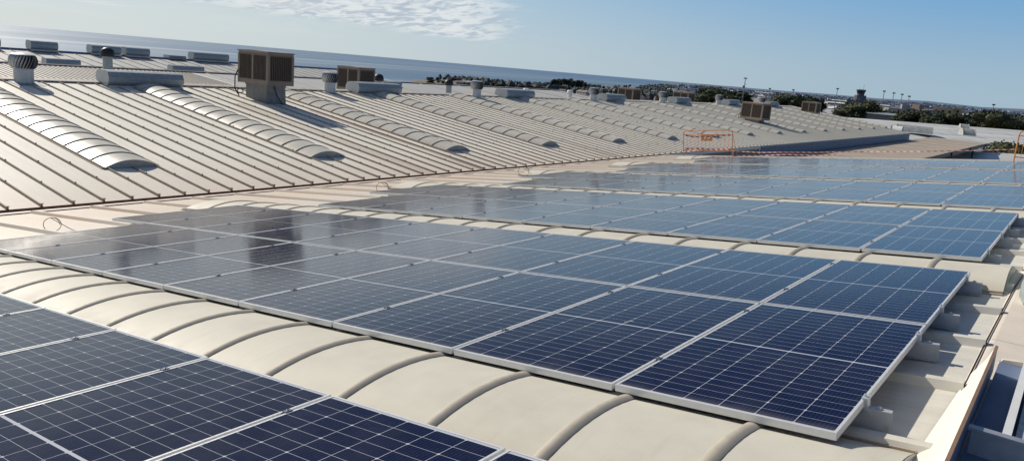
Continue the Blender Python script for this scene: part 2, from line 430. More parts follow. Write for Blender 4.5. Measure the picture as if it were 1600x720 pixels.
for k in range(24):
    a = FY0 + k * 3.9; b = min(a + 3.88, FY1)
    mb.prism([(RX + .28, RZ - .0), (RX + .28, RZ + .03), (RX + .02, RZ + .085), (RX - .28, RZ + .03), (RX - .28, RZ)], a, b)
obj('ridge_cap', mb, M['lip'], fac)
# back side of that ridge, then the next two spans
V2 = (RX - 12.5, -1.95); R2 = (RX - 25.1, -.87); R3 = (-77.4, -.72)
def span(name, xa, za, xb, zb, y0, y1, ribs, mat, wb=.06, h=.04):
    L = math.hypot(xb - xa, zb - za); ang = math.atan2(-(zb - za), xb - xa)
    m = ribbed(y0, y1, ribs, wb, wb * .5, h, 0, L, 0, 0, 1)
    o = obj(name, m, [mat, M['rib']], fac, loc=(xa, 0, za), rot=(0, ang, 0)); return o
span('roof_slope', V2[0], V2[1], RX, RZ, FY0, FY1, [2.17 + 1.115 * k for k in range(-10, 74)], M['roof2'])
span('roof_slope', R2[0], R2[1], V2[0], V2[1], 2, 28, [2.3 + .3 * k for k in range(85)], M['roof2l'], .05, .04)
span('roof_slope', R2[0], R2[1], V2[0], V2[1], 28, 76, [29 + 5.6 * k for k in range(9)], M['roof2'], .14, .05)
V3 = (-66., -2.0)
span('roof_slope', V3[0], V3[1], R2[0], R2[1], 2, 76, [], M['roof2'])
span('roof_slope', R3[0], R3[1], V3[0], V3[1], 10, 66, [10.6 + 1.35 * k for k in range(41)], M['roof2'], .09, .05)
mb = MB(); mb.prism([(R3[0] - .3, R3[1] - .1), (R3[0] - .3, R3[1] + .16), (R3[0] + .15, R3[1] + .16), (R3[0] + .15, R3[1] - .1)], 10, 66)
obj('ridge_cap', mb, M['bluegrey'], fac)
mb = MB(); mb.prism([(R2[0] - .2, R2[1]), (R2[0], R2[1] + .10), (R2[0] + .2, R2[1])], 2, 76); obj('ridge_cap', mb, M['lip'], fac)
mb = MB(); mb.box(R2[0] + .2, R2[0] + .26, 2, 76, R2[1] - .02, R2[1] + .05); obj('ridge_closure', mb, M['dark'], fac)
# walls: eave fascia where the near slope has ended, gable end
mb = MB()
mb.box(-14.6, -14.40, BY1 + 12.5, FY1 + .05, -2.5, EZ - .03); mb.box(-14.44, -14.30, BY1 + 12.5, FY1 + .05, EZ - .14, EZ - .02)
obj('fascia', mb, M['bluegrey'], fac)
mb = MB(); mb.box(-14.6, -14.42, BY1 + .01, BY1 + 12.49, -2.7, EZ - .16)
obj('window_strip', mb, M['greenwall'], fac)
mb = MB(); mb.box(-14.56, -14.36, BY1 + .01, BY1 + 12.49, EZ - .155, EZ - .03)
for yq in (4.2, 8.4, 12.38): mb.box(-14.415, -14.38, BY1 + yq - .06, BY1 + yq + .06, -2.6, EZ - .16)
obj('window_frame', mb, M['white'], fac)
mb = MB()
zb = -8.
mb.add([(-14.5, FY1 + .02, EZ - .03), (RX, FY1 + .02, RZ - .02), (V2[0], FY1 + .02, V2[1] - .02), (V2[0], FY1 + .02, zb), (-14.5, FY1 + .02, zb)], [(0, 1, 2, 3, 4)])
mb.box(-14.55, -14.45, BY1 + .01, FY1, zb, -2.71)
mb.quad((.9, BY1 + .005, -.35), (-14.4, BY1 + .005, -2.4), (-14.4, BY1 + .005, zb), (.9, BY1 + .005, zb))
mb.quad((.9, BY1 + .005, -.35), (15.6, BY1 + .005, -2.4), (15.6, BY1 + .005, zb), (.9, BY1 + .005, zb))
mb.quad((R3[0] - .2, 10, R3[1]), (R3[0] - .2, 66, R3[1]), (R3[0] - .2, 66, zb), (R3[0] - .2, 10, zb))
mb.add([(R3[0], 66, R3[1]), (V3[0], 66, V3[1]), (V3[0], 66, zb), (R3[0], 66, zb)], [(0, 1, 2, 3)])
mb.add([(V3[0], 76, V3[1]), (R2[0], 76, R2[1]), (V2[0], 76, V2[1]), (V2[0], 76, zb), (V3[0], 76, zb)], [(0, 1, 2, 3, 4)])
obj('wall', mb, M['concrete'], fac)

# --- solar panels
PW, PL, PX, PY = 1.040, 2.094, 1.06, 2.1157
fr = MB()
hw, hl = PW / 2, PL / 2
fw = .012
def ringbar(mb, z0, z1, w_):
    mb.box(-hw, hw, -hl, -hl + w_, z0, z1); mb.box(-hw, hw, hl - w_, hl, z0, z1)
    mb.box(-hw, -hw + w_, -hl + w_, hl - w_, z0, z1); mb.box(hw - w_, hw, -hl + w_, hl - w_, z0, z1)
ringbar(fr, -.035, 0, fw)
ringbar(fr, -.035, -.033, .03)
frame_me = fr.mesh('frame', M['alu'])
gl = MB(); gl.quad((-hw + fw, -hl + fw, -.0025), (hw - fw, -hl + fw, -.0025), (hw - fw, hl - fw, -.0025), (-hw + fw, hl - fw, -.0025))
gl.quad((-hw + fw, -hl + fw, -.008), (-hw + fw, hl - fw, -.008), (hw - fw, hl - fw, -.008), (hw - fw, -hl + fw, -.008), 1)
glass_me = gl.mesh('cell_glass', [M['cells'], M['white']], fix=False)
cp = MB(); cp.box(-.0085, .0085, -.02, .02, -.03, .0025); cp.box(-.013, .013, -.02, .02, .0025, .005); cp.lathe([(.006, .0051), (.006, .008), (.003, .009)], 8)
clamp_me = cp.mesh('clamp', M['clampm'])
ec = MB(); ec.box(0, .016, -.03, .03, -.06, .004); ec.box(-.012, .016, -.03, .03, .004, .008); ec.box(0, .03, -.03, .03, -.064, -.058); ec.lathe([(.007, .008), (.007, .02), (.003, .022)], 8)
endclamp_me = ec.mesh('end_clamp', M['alurail'])
ARR = [('the array in the bottom left corner', -5.1174, 9, 10), ('the big central array', 0., 9, 10), ('the first array behind the central one', 5.003, 9, 10),
       ('the second array behind the central one', 10.006, 9, 10), ('the third array behind the central one', 15.01, 9, 10), ('the farthest solar array', 20.01, 9, 10)]
cs, ss = math.cos(SL), math.sin(SL)
def N(u, v, o=0.): return (-u * cs - o * ss, v, -u * ss + o * cs)
RAILV = (.50, 1.82, 2.66, 3.95)
for ai, (an, v0, n0, n1) in enumerate(ARR):
    for row, cnt in ((0, n0), (1, n1)):
        rank = 0
        for k in range(cnt):
            u0 = k * PX + .01; v = v0 + row * PY
            if ai == 0: u0 -= .034
            cor = [N(u0 + a * PW, v + b * PL) for a in (0, .5, 1) for b in (0, .25, .5, .75, 1)]
            if not any(inframe(c, -2) for c in cor): continue
            rank += 1
            p = thing('solar_panel', f"{ORD[rank-1]} solar panel from the right, {'back' if row else 'front'} row of {an}", 'solar panel',
                      N(u0 + PW / 2, v + PL / 2, random.uniform(-.001, .001)), (random.uniform(-.0008, .0008), -SL + random.uniform(-.0012, .0012), 0), 'solar panels on the near roof slope')
            put('frame', frame_me, p); put('cell_glass', glass_me, p)
            for q in (0, 1):
                yl = RAILV[row * 2 + q] - row * PY - PL / 2
                if k < cnt - 1: put('clamp', clamp_me, p, (-hw - .01, yl, 0))
                if k == 0: put('end_clamp', endclamp_me, p, (hw, yl, 0))
    # rails under each array
    for q, rv in enumerate(RAILV):
        L = (n0 if q < 2 else n1) * PX + .03
        mb = MB()
        prof = [(rv - .02, -.136), (rv - .02, -.041), (rv + .02, -.041), (rv + .02, -.136), (rv + .016, -.136), (rv + .016, -.047), (rv - .016, -.047), (rv - .016, -.136)]
        mb.prism(prof, -L, .105, 'x')
        mb.box(-L, .10, rv - .045, rv - .0205, -.139, -.135); 
        if not any(inframe(N(u, v0 + rv, -.1)) for u in (-.12, 1, 3, 5, 7, 9)): continue
        o = thing('mounting_rail', f"{('nearest', 'second', 'third', 'farthest')[q]} aluminium rail end under {an.replace('the array in', 'array in')}", 'mounting rail', N(0, v0), roofrot, 'mounting rails under the solar panels')
        obj('channel', mb, M['alurail'], o)
        b2 = MB(); b2.lathe([(.011, -.041), (.011, -.03), (.006, -.028)], 6, 0, (.05, rv));
        b3 = MB(); b3.box(.085, .099, rv - .024, rv - .0205, -.125, -.108)
        obj('bolt', b2, M['galv'], o); obj('bolt', b3, M['galv'], o)

# --- barrel skylights
def arch(hwid, z0, rise, n=14):
    # circular arc points (y,z)
    rr = (hwid ** 2 + rise ** 2) / (2 * rise); a0 = math.asin(hwid / rr)
    return [(rr * math.sin(-a0 + 2 * a0 * i / n), z0 + rise - rr + rr * math.cos(-a0 + 2 * a0 * i / n)) for i in range(n + 1)]
def barrel_meshes(L, hwid, zb, z0, rise, gap, bw, bh, first, mat, rmat):
    A = arch(hwid, z0, rise)
    g = MB(); n = len(A)
    # sag each bay slightly between ribs, for a hand-made look
    xs = [0.]
    ribx = []
    x = first
    while x < L - .05: ribx.append(x); x += gap
    xs = sorted(set([0.] + [q + d for q in ribx for d in (-.04, .04)] + [L]))
    for x in xs: g.v += [(-x, a, b) for a, b in A]
    for i in range(len(xs) - 1):
        for j in range(n - 1):
            b = i * n + j; g.f.append((b, b + 1, b + 1 + n, b + n)); g.m.append(0)
    glz = g.mesh('glazing', mat, smooth=True)
    cap = []
    for x in (0., L):
        cm = MB(); d = .004 if x == 0 else -.004
        vs = [(-x + d, a, b) for a, b in A] + [(-x + d, hwid, zb), (-x + d, -hwid, zb)]
        cm.add(vs, [tuple(range(len(vs)))]); cap.append(cm.mesh('end_cap', M['endcap']))
    cu = MB()
    for sgn in (-1, 1):
        ya, yb = sgn * (hwid - .002), sgn * (hwid + .035)
        cu.box(-L, 0, min(ya, yb), max(ya, yb), zb, z0 + .012)
        yb2 = sgn * (hwid + .07); cu.box(-L, .0, min(yb, yb2), max(yb, yb2), zb - .0, zb + .014)
    curb = cu.mesh('curb', M['barrelrib'])
    # rib bead: half-round swept over the arch
    rb = MB(); Ao = arch(hwid + .012, z0 + .0, rise + .004, 18); sec = [(-bw / 2, -.002), (-bw * .26, bh * .78), (0, bh), (bw * .26, bh * .78), (bw / 2, -.002)]
    for (a, b) in Ao:
        # outward normal of arc
        rr = (hwid ** 2 + rise ** 2) / (2 * rise); nx = a / rr; nz = math.sqrt(max(0, 1 - nx * nx))
        rb.v += [(sx_, a + nx * h, b + nz * h) for sx_, h in sec]
    m = len(sec)
    for i in range(len(Ao) - 1):
        for j in range(m - 1):
            b = i * m + j; rb.f.append((b, b + 1, b + 1 + m, b + m)); rb.m.append(0)
    rib = rb.mesh('rib', rmat, smooth=True)
    return glz, cap, curb, rib, ribx
def make_barrel(ms, label, loc, rot, group):
    glz, cap, curb, rib, ribx = ms
    t_ = thing('barrel_skylight', label, 'skylight', loc, rot, group)
    put('glazing', glz, t_); [put('end_cap', c_, t_) for c_ in cap]; put('curb', curb, t_)
    for x in ribx: put('rib', rib, t_, (-x, 0, 0))
    return t_
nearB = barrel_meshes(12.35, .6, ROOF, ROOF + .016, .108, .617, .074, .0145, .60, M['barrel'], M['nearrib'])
nl = ['cream barrel skylight between the bottom left panels and the big central array', 'cream barrel skylight just behind the big central array',
      'cream barrel skylight just behind the first array past the central one', 'cream barrel skylight between the second and third arrays past the central one',
      'cream barrel skylight just before the farthest solar array', 'cream barrel skylight beyond the back edge of the farthest solar array']
for k in range(6):
    make_barrel(nearB, nl[k], N(-.24, -.30 + 5.003 * k, 0.), roofrot, 'barrel skylights between the solar arrays')
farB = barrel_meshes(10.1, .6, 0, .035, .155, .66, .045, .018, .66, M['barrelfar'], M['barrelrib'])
dF = lambda d, y, o=0.: (-14.42 - d * math.cos(FA) + o * math.sin(FA), y, EZ + d * math.sin(FA) + o * math.cos(FA))
for k in range(15):
    side = 'shiny barrel skylight at the left edge of the far roof slope' if k == 0 else f"barrel skylight on the far roof slope, {ORD[k]} from the left"
    make_barrel(farB, side, dF(2.2, 5.5 + 5.6 * k), (0, FA, 0), 'barrel skylights on the far roof slope')

# --- cable rings lying by the arrays
def ring(loc, r, label):
    mb = MB(); pts = []
    for i in range(40):
        a = 2 * math.pi * i / 30; pts.append((r * math.cos(a) + i * .0006, .03 * math.sin(a), r * (1 + math.sin(a)) * .85 + .01))
    pts += [(r + .15, .05, .02), (r + .5, -.1, .01)]
    mb.tube(pts, .0045, 6)
    o = obj('cable_loop', mb, M['vdark'], None, loc, (0, 0, R(50)), smooth=True)
    tag(o, label, 'cable', 'loops of cable beside the arrays')
ring(N(11.0, 1.45, ROOF), .11, 'black cable loop on the roof left of the big central array')
ring(N(11.4, 8.2, ROOF), .13, 'black cable loop on the roof left of the first array past the central one')
ring(N(11.9, 14.0, ROOF), .15, 'tangled black cable on the roof left of the second array past the central one')
mb = MB(); mb.tube([(.302, -1.5, -.098), (.308, .5, -.095), (.303, 2.4, -.098), (.312, 4.2, -.094), (.33, 5.0, -.088)], .005, 6)
tag(obj('lightning_cable', mb, M['vdark']), 'thin black cable running along the ridge flashing at right', 'cable')

# ------------------------------------------------------------------ things standing on the far slope
def on_slope(x, y):   # world z of the far slope
    return EZ + (-14.42 - x) * math.tan(FA)
# ridge ventilators
VP = [(-.34, 0), (-.46, .12), (-.50, .27), (-.40, .43), (-.20, .47), (.20, .47), (.40, .43), (.50, .27), (.46, .12), (.34, 0)]
vm = MB(); vm.prism(VP, -1.5, 1.5, 'y', caps=False)
for yq in (-.5, .5): vm.prism([(p[0] * 1.012, .3 + (p[1] - .3) * 1.015) for p in VP], yq - .02, yq + .02, 'y', caps=False)
hood_me = vm.mesh('hood', M['galvdull'])
vcap_me = []
for yq in (-1.503, 1.503):
    vc = MB(); vc.add([(p[0], yq, p[1]) for p in VP], [tuple(range(len(VP)))]); vcap_me.append(vc.mesh('end_plate', M['galv']))
vb = MB(); vb.box(-.52, .52, -1.46, 1.46, -.06, .02); vbase_me = vb.mesh('base', M['lip'])
def ventilator(x, y, z, label, s=1., group='ridge ventilators on the factory roofs', sc=None):
    o = thing('ridge_ventilator', label, 'roof vent', (x, y, z), (0, 0, 0), group)
    put('hood', hood_me, o); [put('end_plate', c_, o) for c_ in vcap_me]; put('base', vbase_me, o)
    o.scale = sc or (s, s, s); return o
for k, y in enumerate((11.0, 22.15, 33.2, 44.4, 55.4, 66.4, 77.5)):
    nm = ORD[k]
    lab = 'big grey ridge ventilator left of the nearest brown cooler' if k == 0 else f'grey ridge ventilator on the near ridge line, {nm} from the left'
    ventilator(RX + .40, y, RZ - .06, lab, 1., sc=(.95, .90, 1.12))
# turbine ventilators
tp = MB(); tp.lathe([(.42, -.12), (.40, -.02), (.37, .0), (.37, .46), (.39, .47), (.39, .50), (.33, .51)], 28); pipe_me = tp.mesh('base_pipe', M['galv'], smooth=True)
tv = MB(); nb = 26
for k in range(nb):
    a0 = 2 * math.pi * k / nb
    pts = []
    for i in range(9):
        ph = -1.05 + 2.1 * i / 8; rr = .30 + .24 * math.cos(ph); z = .74 + .235 * math.sin(ph) / math.sin(1.05)
        for dd, ro in ((0, 0), (.125, -.05)):
            a = a0 + dd + .25 * math.sin(ph); pts.append(((rr + ro) * math.cos(a), (rr + ro) * math.sin(a), z))
    tv.add(pts, [(2 * i, 2 * i + 1, 2 * i + 3, 2 * i + 2) for i in range(8)])
vane_me = tv.mesh('vanes', M['galv'], smooth=True)
tl = MB(); tl.lathe([(.44, .955), (.44, .975), (.30, 1.01), (.08, 1.03), (0, 1.032)], 28); 
tshade = MB(); tshade.lathe([(.36, .52), (.40, .74), (.36, .96)], 20); gap_shade_me = tshade.mesh('gap_shade', M['dark'], smooth=True)  # dark inner cylinder added as shade between the vanes
lid_me = tl.mesh('top_plate', M['galv'], smooth=True)
for k in range(7):
    y = (7.2, 19.45, 29.6, 41.9, 52.3, 63.5, 74.5)[k]
    o = thing('turbine_ventilator', 'large metal turbine ventilator at the far left, on the near ridge' if k == 0 else f'metal turbine ventilator on the near ridge line, {ORD[k]} from the left', 'turbine vent',
              (RX + .45, y, RZ - .06), (0, 0, k * .7), 'turbine ventilators along the near ridge')
    put('base_pipe', pipe_me, o); put('vanes', vane_me, o); put('gap_shade', gap_shade_me, o); put('top_plate', lid_me, o); o.scale = (.76, .76, .90) if k < 1 else (.68, .68, .88)
    fl = MB(); fl.box(-.6, .75, -.55, .55, -.02, .03); obj('flashing', fl, M['galvdull'], o, rot=(0, FA, -k * .7))
# evaporative coolers
def cooler(ax, ay, h, label, loc, rz, ped_h, cable=True, pw=.72, deck=FA):
    o = thing('evaporative_cooler', label, 'air cooler', loc, (0, 0, rz), 'brown evaporative coolers on the roofs')
    z0 = ped_h; z1 = ped_h + h
    x2, y2 = ax / 2, ay / 2
    mb = MB()
    mb.box(-x2, x2, -y2, y2, z0, z0 + .15)                     # tray
    mb.prism([(-x2 + .02, z1 - .13), (-x2 + .02, z1 - .04), (-x2 + .10, z1 - .0), (x2 - .10, z1 - .0), (x2 - .02, z1 - .04), (x2 - .02, z1 - .13)], -y2 + .02, y2 - .02)
    for sx_ in (-1, 1):
        for sy in (-1, 1):
            xa, ya = sx_ * x2, sy * y2; mb.box(min(xa, xa - sx_ * .1), max(xa, xa - sx_ * .1), min(ya, ya - sy * .1), max(ya, ya - sy * .1), z0 + .15, z1 - .13)
    for sy in (-1, 1): mb.box(-.045, .045, min(sy * y2, sy * (y2 - .06)), max(sy * y2, sy * (y2 - .06)), z0 + .15, z1 - .13)
    obj('cabinet', mb, M['beige'], o)
    lid = MB(); lid.prism([(-x2 - .02, z1 - .045), (-x2 + .02, z1 - .0), (-.2, z1 + .022), (.2, z1 + .022), (x2 - .02, z1 - .0), (x2 + .02, z1 - .045)], -y2 - .02, y2 + .02)
    obj('lid', lid, M['beigelid'], o)
    def louver(cx, cy, w_, nx):
        m = MB(); m2 = MB(); a, b = z0 + .15, z1 - .13
        if nx == 'y-' or nx == 'y+':
            s_ = -1 if nx == 'y-' else 1; yo = cy - s_ * .035
            m.box(cx - w_ / 2, cx + w_ / 2, min(yo, yo - s_ * .01), max(yo, yo - s_ * .01), a, b)
            n = max(5, int(w_ / .075))
            for i in range(n):
                xx = cx - w_ / 2 + (i + .5) * w_ / n; m2.box(xx - .009, xx + .009, min(yo, yo + s_ * .025), max(yo, yo + s_ * .025), a + .002, b - .002)
            for q in (a + .001, b - .033): m2.box(cx - w_ / 2, cx + w_ / 2, min(yo, yo + s_ * .03), max(yo, yo + s_ * .03), q, q + .03)
        else:
            s_ = 1 if nx == 'x+' else -1; xo = cx - s_ * .035
            m.box(min(xo, xo - s_ * .01), max(xo, xo - s_ * .01), cy - w_ / 2, cy + w_ / 2, a, b)
            n = max(5, int(w_ / .075))
            for i in range(n):
                yy_ = cy - w_ / 2 + (i + .5) * w_ / n; m2.box(min(xo, xo + s_ * .025), max(xo, xo + s_ * .025), yy_ - .009, yy_ + .009, a + .002, b - .002)
            for q in (a + .001, b - .033): m2.box(min(xo, xo + s_ * .03), max(xo, xo + s_ * .03), cy - w_ / 2, cy + w_ / 2, q, q + .03)
        lp = obj('filter_pad', m, M['pad'], o); obj('louver_slats', m2, M['slat'], lp)
    wy = (ax - .2 - .09) / 2
    for s_, t_ in ((-1, 'y-'), (1, 'y+')):
        louver(-.045 - wy / 2, s_ * y2, wy, t_); louver(.045 + wy / 2, s_ * y2, wy, t_)
    louver(x2, 0, ay - .2, 'x+'); louver(-x2, 0, ay - .2, 'x-')
    pm = MB(); a, b = ax * pw / 2, ay * pw / 2
    pm.add([(-a, -b, -.35), (a + .04, -b - .03, -.35), (a + .04, b + .03, -.35), (-a, b, -.35), (-a, -b, z0), (a, -b, z0), (a, b, z0), (-a, b, z0)], [(0, 1, 5, 4), (1, 2, 6, 5), (2, 3, 7, 6), (3, 0, 4, 7)])
    pm.box(-a - .02, a + .02, -b - .02, b + .02, z0 - .06, z0 - .002)
    obj('pedestal', pm, M['ped'], o)
    if cable:
        cb = MB(); cb.tube([(-x2 + .05, -y2 - .02, z0 + .45), (-x2 - .05, -y2 - .08, z0 + .2), (-x2 + .05, -y2 - .15, z0 - .25), (-x2 + .3, -y2 - .2, z0 - .42), (-x2 + .55, -y2 - .12, z0 - .35), (-x2 + .4, -y2 - .1, z0 - .2), (-x2 + .2, -y2 - .15, z0 - .3), (-x2 + .45, -y2 - .22, z0 - .55), (.3, -y2 - .1, -.18)], .022, 6)
        cb.tube([(a + .02, -.1, z0), (a + .05, 0, z0 - .35), (a + .1, .2, -.1), (a + .15, .35, -.22)], .015, 6)
        obj('cable', cb, M['vdark'], o, smooth=True)
    return o
g1x, g1y = -24.58, 14.68
cooler(1.85, 1.16, 1.2, 'large brown evaporative cooler on grey pedestal, the nearest one with dangling cables', (g1x, g1y, on_slope(g1x, g1y) + .03), 0, .58, True, .70)
cooler(1.65, 1.20, 1.25, 'brown evaporative cooler behind the ridge, right of the nearest cooler', (-31.2, 25.0, -.95), R(2), .42, False)
cooler(1.8, 1.3, 1.2, 'brown evaporative cooler behind the near ridge, beside the fourth ridge ventilator', (-35.0, 62.2, -1.35), R(-8), .55, False)
cooler(1.8, 1.3, 1.1, 'small brown evaporative cooler behind the ridge, close to the dark trees', (-33.1, 70.2, -1.3), R(-8), .6, False)
g5x, g5y = -20.1, 54.9
cooler(1.85, 1.2, 1.25, 'brown evaporative cooler low on the far slope, right of the orange barrier', (g5x, g5y, on_slope(g5x, g5y) - .22), R(-12), .42, True, .62)
g6x, g6y = -23.3, 80.0
cooler(1.6, 1.05, 1.15, 'brown evaporative cooler at the far right end of the roof slope', (g6x, g6y, on_slope(g6x, g6y) - .35), R(-10), .42, False, .5)

# vents and pipes of the spans behind
def hooded_pipe(loc, label, s=1., h=.75):
    o = thing('vent_pipe', label, 'vent pipe', loc, (0, 0, 0), 'hooded vent pipes on the roofs behind')
    a = MB(); a.lathe([(.17, -.9), (.17, h)], 18); obj('pipe', a, M['galvdull'], o, smooth=True)
    b = MB(); b.lathe([(.25, h - .02), (.25, h + .06)], 20)
    for i in range(1): b.lathe([(.25, h + .06), (.245, h + .14), (.2, h + .24), (.11, h + .3), (0, h + .32)], 20)
    obj('hood', b, M['dark'], o, smooth=True); o.scale = (s, s, s); return o
hooded_pipe((-29.3, 11.1, -.08), 'dark domed vent pipe behind the big ridge ventilator at left', 1.0, .62)
hooded_pipe((-33.4, 28.7, -.95), 'dark domed vent pipe just right of the second cooler', 1.2, .78)
hooded_pipe((-36., 37.8, -1.25), 'dark domed vent pipe with the sea behind, further right', 1.25, .85)
def white_cap(loc, label, s=1.):
    o = thing('round_vent', label, 'vent', loc, (0, 0, 0), 'white round vent caps on the roof behind')
    a = MB(); a.lathe([(.22, -.6), (.22, .35)], 18); obj('pipe', a, M['white'], o, smooth=True)
    b = MB(); b.lathe([(.30, .33), (.34, .40), (.34, .58), (.26, .68), (0, .72)], 20); obj('hood', b, M['white'], o, smooth=True); o.scale = (s, s, s)
white_cap((-45.5, 60.1, -1.25), 'white round vent cap above the third ridge ventilator')
white_cap((-45.5, 68.2, -1.2), 'white round vent cap left of the third cooler')
for i, (y, L) in enumerate(((23.7, 2.0), (28.25, 2.3), (33.8, 2.8), (36.9, 2.4), (41.05, 1.9), (44.95, 4.2))):
    ventilator(R3[0], y, R3[1] + .12, f'pale ridge ventilator on the most distant ridge against the sea, {ORD[i]} from the left', 1., sc=(1.2, L / 3.0, 1.75 if i != 4 else .7))
for i, (x, y, z, L) in enumerate(((-69., 26.3, -1.66, 2.7), (-69., 37.4, -1.66, 3.2))):
    ventilator(x, y, z, ('long blue grey vent box behind the turbine ventilator at left edge', 'long pale green vent box behind, left of the nearest cooler')[i], 1., sc=(1., L / 3, 1.45))
for i, (x, y, z, L) in enumerate(((-49.5, 45.1, -1.12, 2.2),)):
    ventilator(x, y, z, 'small pale vent box low behind the ridge, left of a domed pipe', 1., sc=(1., L / 3, .9))

# ------------------------------------------------------------------ open troughs on the ridge, right edge of the picture
def trough(loc, label, near):
    o = thing('roof_hatch', label, 'roof hatch', loc)
    zc0 = -.115
    a = MB()
    # sloped outer flashing, its far end cut on a slant
    a.add([(.165, -1.9, -.15), (.295, 1.62, -.135), (.352, 1.62, -.03), (.392, -1.9, .05), (.388, 1.60, .05), (.375, 1.63, .03)], [(0, 1, 2, 5, 4, 3)])
    obj('side_flashing', a, M['flash'], o, fix=False)
    b = MB(); b.add([(.386, -1.9, .052), (.382, 1.66, .056), (.396, 1.66, .054), (.400, -1.9, .050), (.386, -1.9, .036), (.382, 1.66, .040), (.396, 1.66, .038), (.400, -1.9, .034)],
                    [(0, 1, 2, 3), (3, 2, 6, 7), (0, 4, 5, 1), (1, 5, 6, 2), (4, 5, 6, 7)])
    b5 = MB(); b5.quad((.397, -1.9, .037), (.394, 1.66, .039), (.394, 1.72, zc0), (.397, -1.9, zc0)); obj('inner_wall', b5, M['bluegrey'], o)  # shade inside the trough put into the wall colour
    obj('edge_trim', b, M['brownedge'], o)
    c = MB(); c.box(.405, 1.35, -1.9, 1.98, zc0 + .001, zc0 + .006); obj('floor', c, M['bluegrey'], o)  # blue-grey floor colour carries the shadow in the trough
    d = MB(); d.box(.522, .556, .45, 1.93, zc0 + .0065, -.025); obj('divider_bar', d, M['white'], o)
    e = MB(); e.box(.42, 1.35, .415, .43, zc0 + .007, .0); e.box(.405, 1.35, .40, .445, .0, .012); obj('cross_bar', e, M['galv'], o)
    g = MB(); g.box(.57, 1.34, .46, 1.92, zc0 + .0065, -.05); obj('wire_glass', g, M['mesh'], o)
    h = MB(); h.prism([(.40, zc0 - .01), (.42, -.092), (.50, -.082), (1.35, -.07), (1.35, zc0 - .01)], 1.94, 1.975); obj('end_plate', h, M['cap'], o)
    i = MB(); i.box(1.35, 1.38, -1.9, 1.98, zc0, .10); obj('side_wall', i, M['galvdull'], o)
    return o
trough((.008, 0, .032), 'open roof hatch with cream side flashing and dark inside, bottom right corner', True)
o = thing('ridge_box', 'grey metal box standing on the ridge at the right edge', 'roof box', (0, 0, 0))
a = MB(); a.add([(.41, 3.75, -.13), (1.3, 3.95, -.11), (1.3, 3.95, .26), (.46, 3.75, .26), (.365, 4.05, .02), (.365, 4.05, -.13), (.40, 7.5, .26), (.365, 7.5, -.13)], [(0, 1, 2, 3), (0, 3, 4, 5), (4, 3, 6, 7, 5)])
obj('casing', a, M['galvdull'], o)
b = MB(); b.add([(.45, 3.74, .262), (1.32, 3.94, .262), (1.32, 7.5, .262), (.39, 7.5, .262)], [(0, 1, 2, 3)]); obj('lid', b, M['galv'], o)

# ------------------------------------------------------------------ orange crowd barriers and tape
def tape_mat():
    k = NT('red_white_tape'); uv = k.coord('UV'); x, y, z = k.xyz(uv)
    m = k.math('GREATER_THAN', k.math('FRACT', k.math('ADD', k.math('MULTIPLY', x, 1 / .22), k.math('MULTIPLY', y, .35))), .5)
    c = k.mix(m, (.66, .62, .58), (.52, .09, .08)); return k.done(c, .45, 0)
M['tape'] = tape_mat()
def tape(name, pts, wdt, label, group, twist=.6, parent=None):
    vs, fs, uvs = [], [], []; L = 0
    sub = []
    for i in range(len(pts) - 1):
        a, b = Vector(pts[i]), Vector(pts[i + 1])
        n = max(2, int((b - a).length / .08))
        for q in range(n):
            s_ = q / n; p = a.lerp(b, s_); sub.append(p)
    sub.append(Vector(pts[-1]))
    for i, p in enumerate(sub):
        if i: L += (p - sub[i - 1]).length
        th = twist * math.sin(L * 1.3) + .25 * math.sin(L * 5)
        d = Vector((0, math.sin(th), math.cos(th))) * wdt / 2
        vs += [p - d, p + d]; uvs += [(L, 0), (L, 1)]
    fs = [(2 * i, 2 * i + 2, 2 * i + 3, 2 * i + 1) for i in range(len(sub) - 1)]
    me = bpy.data.meshes.new(name); me.from_pydata(vs, [], fs); me.materials.append(M['tape'])
    ul = me.uv_layers.new(name='UVMap')
    for lp in me.loops: ul.data[lp.index].uv = uvs[lp.vertex_index]
    o = put(name, me, parent)
    if label: tag(o, label, 'tape', group)
    return o
def barrier(loc, rz, label, sign):
    o = thing('crowd_barrier', label, 'barrier', loc, (0, 0, rz), 'orange crowd barriers')
    W, H = 2.05, 1.08
    a = MB(); a.tube([(0, 0, .0), (0, 0, H - .12), (.03, 0, H - .04), (.12, 0, H), (W - .12, 0, H), (W - .03, 0, H - .04), (W, 0, H - .12), (W, 0, 0)], .019, 8)
    a.tube([(0, 0, .27), (W, 0, .27)], .015, 6); a.tube([(0, 0, H - .17), (W, 0, H - .17)], .012, 6)
    obj('frame', a, M['orange'], o, smooth=True)
    b = MB(); b.tube([(0, 0, .27), (0, 0, H - .17)], .0065, 5); bme = b.mesh('bar', M['orange'])
    for k in range(1, 13): put('bar', bme, o, (W * k / 13, 0, 0))
    for xx in (.0, W):
        c = MB(); c.tube([(xx, -.22, 0.012), (xx, .22, 0.012)], .017, 6); obj('foot', c, M['orange'], o)
    if sign:
        d = MB(); d.box(W * .37, W * .60, -.03, -.012, H - .42, H - .18); pl_ = obj('plate', d, M['orange'], o)
        dd = MB(); dd.box(W * .43, W * .46, -.033, -.0305, H - .34, H - .27); dd.box(W * .50, W * .55, -.033, -.0305, H - .34, H - .28); obj('plate_mark', dd, M['white'], pl_)
    return o
b1 = barrier((-12.75, 26.55, -1.66), R(3), 'orange crowd barrier with tape and a small plate at the end of the roof', True)
b1.rotation_euler = (0, -SL, R(3))
b2 = barrier((-1.2, 24.75, -.30), R(3), 'orange crowd barrier cut by the right edge of the photo', False)
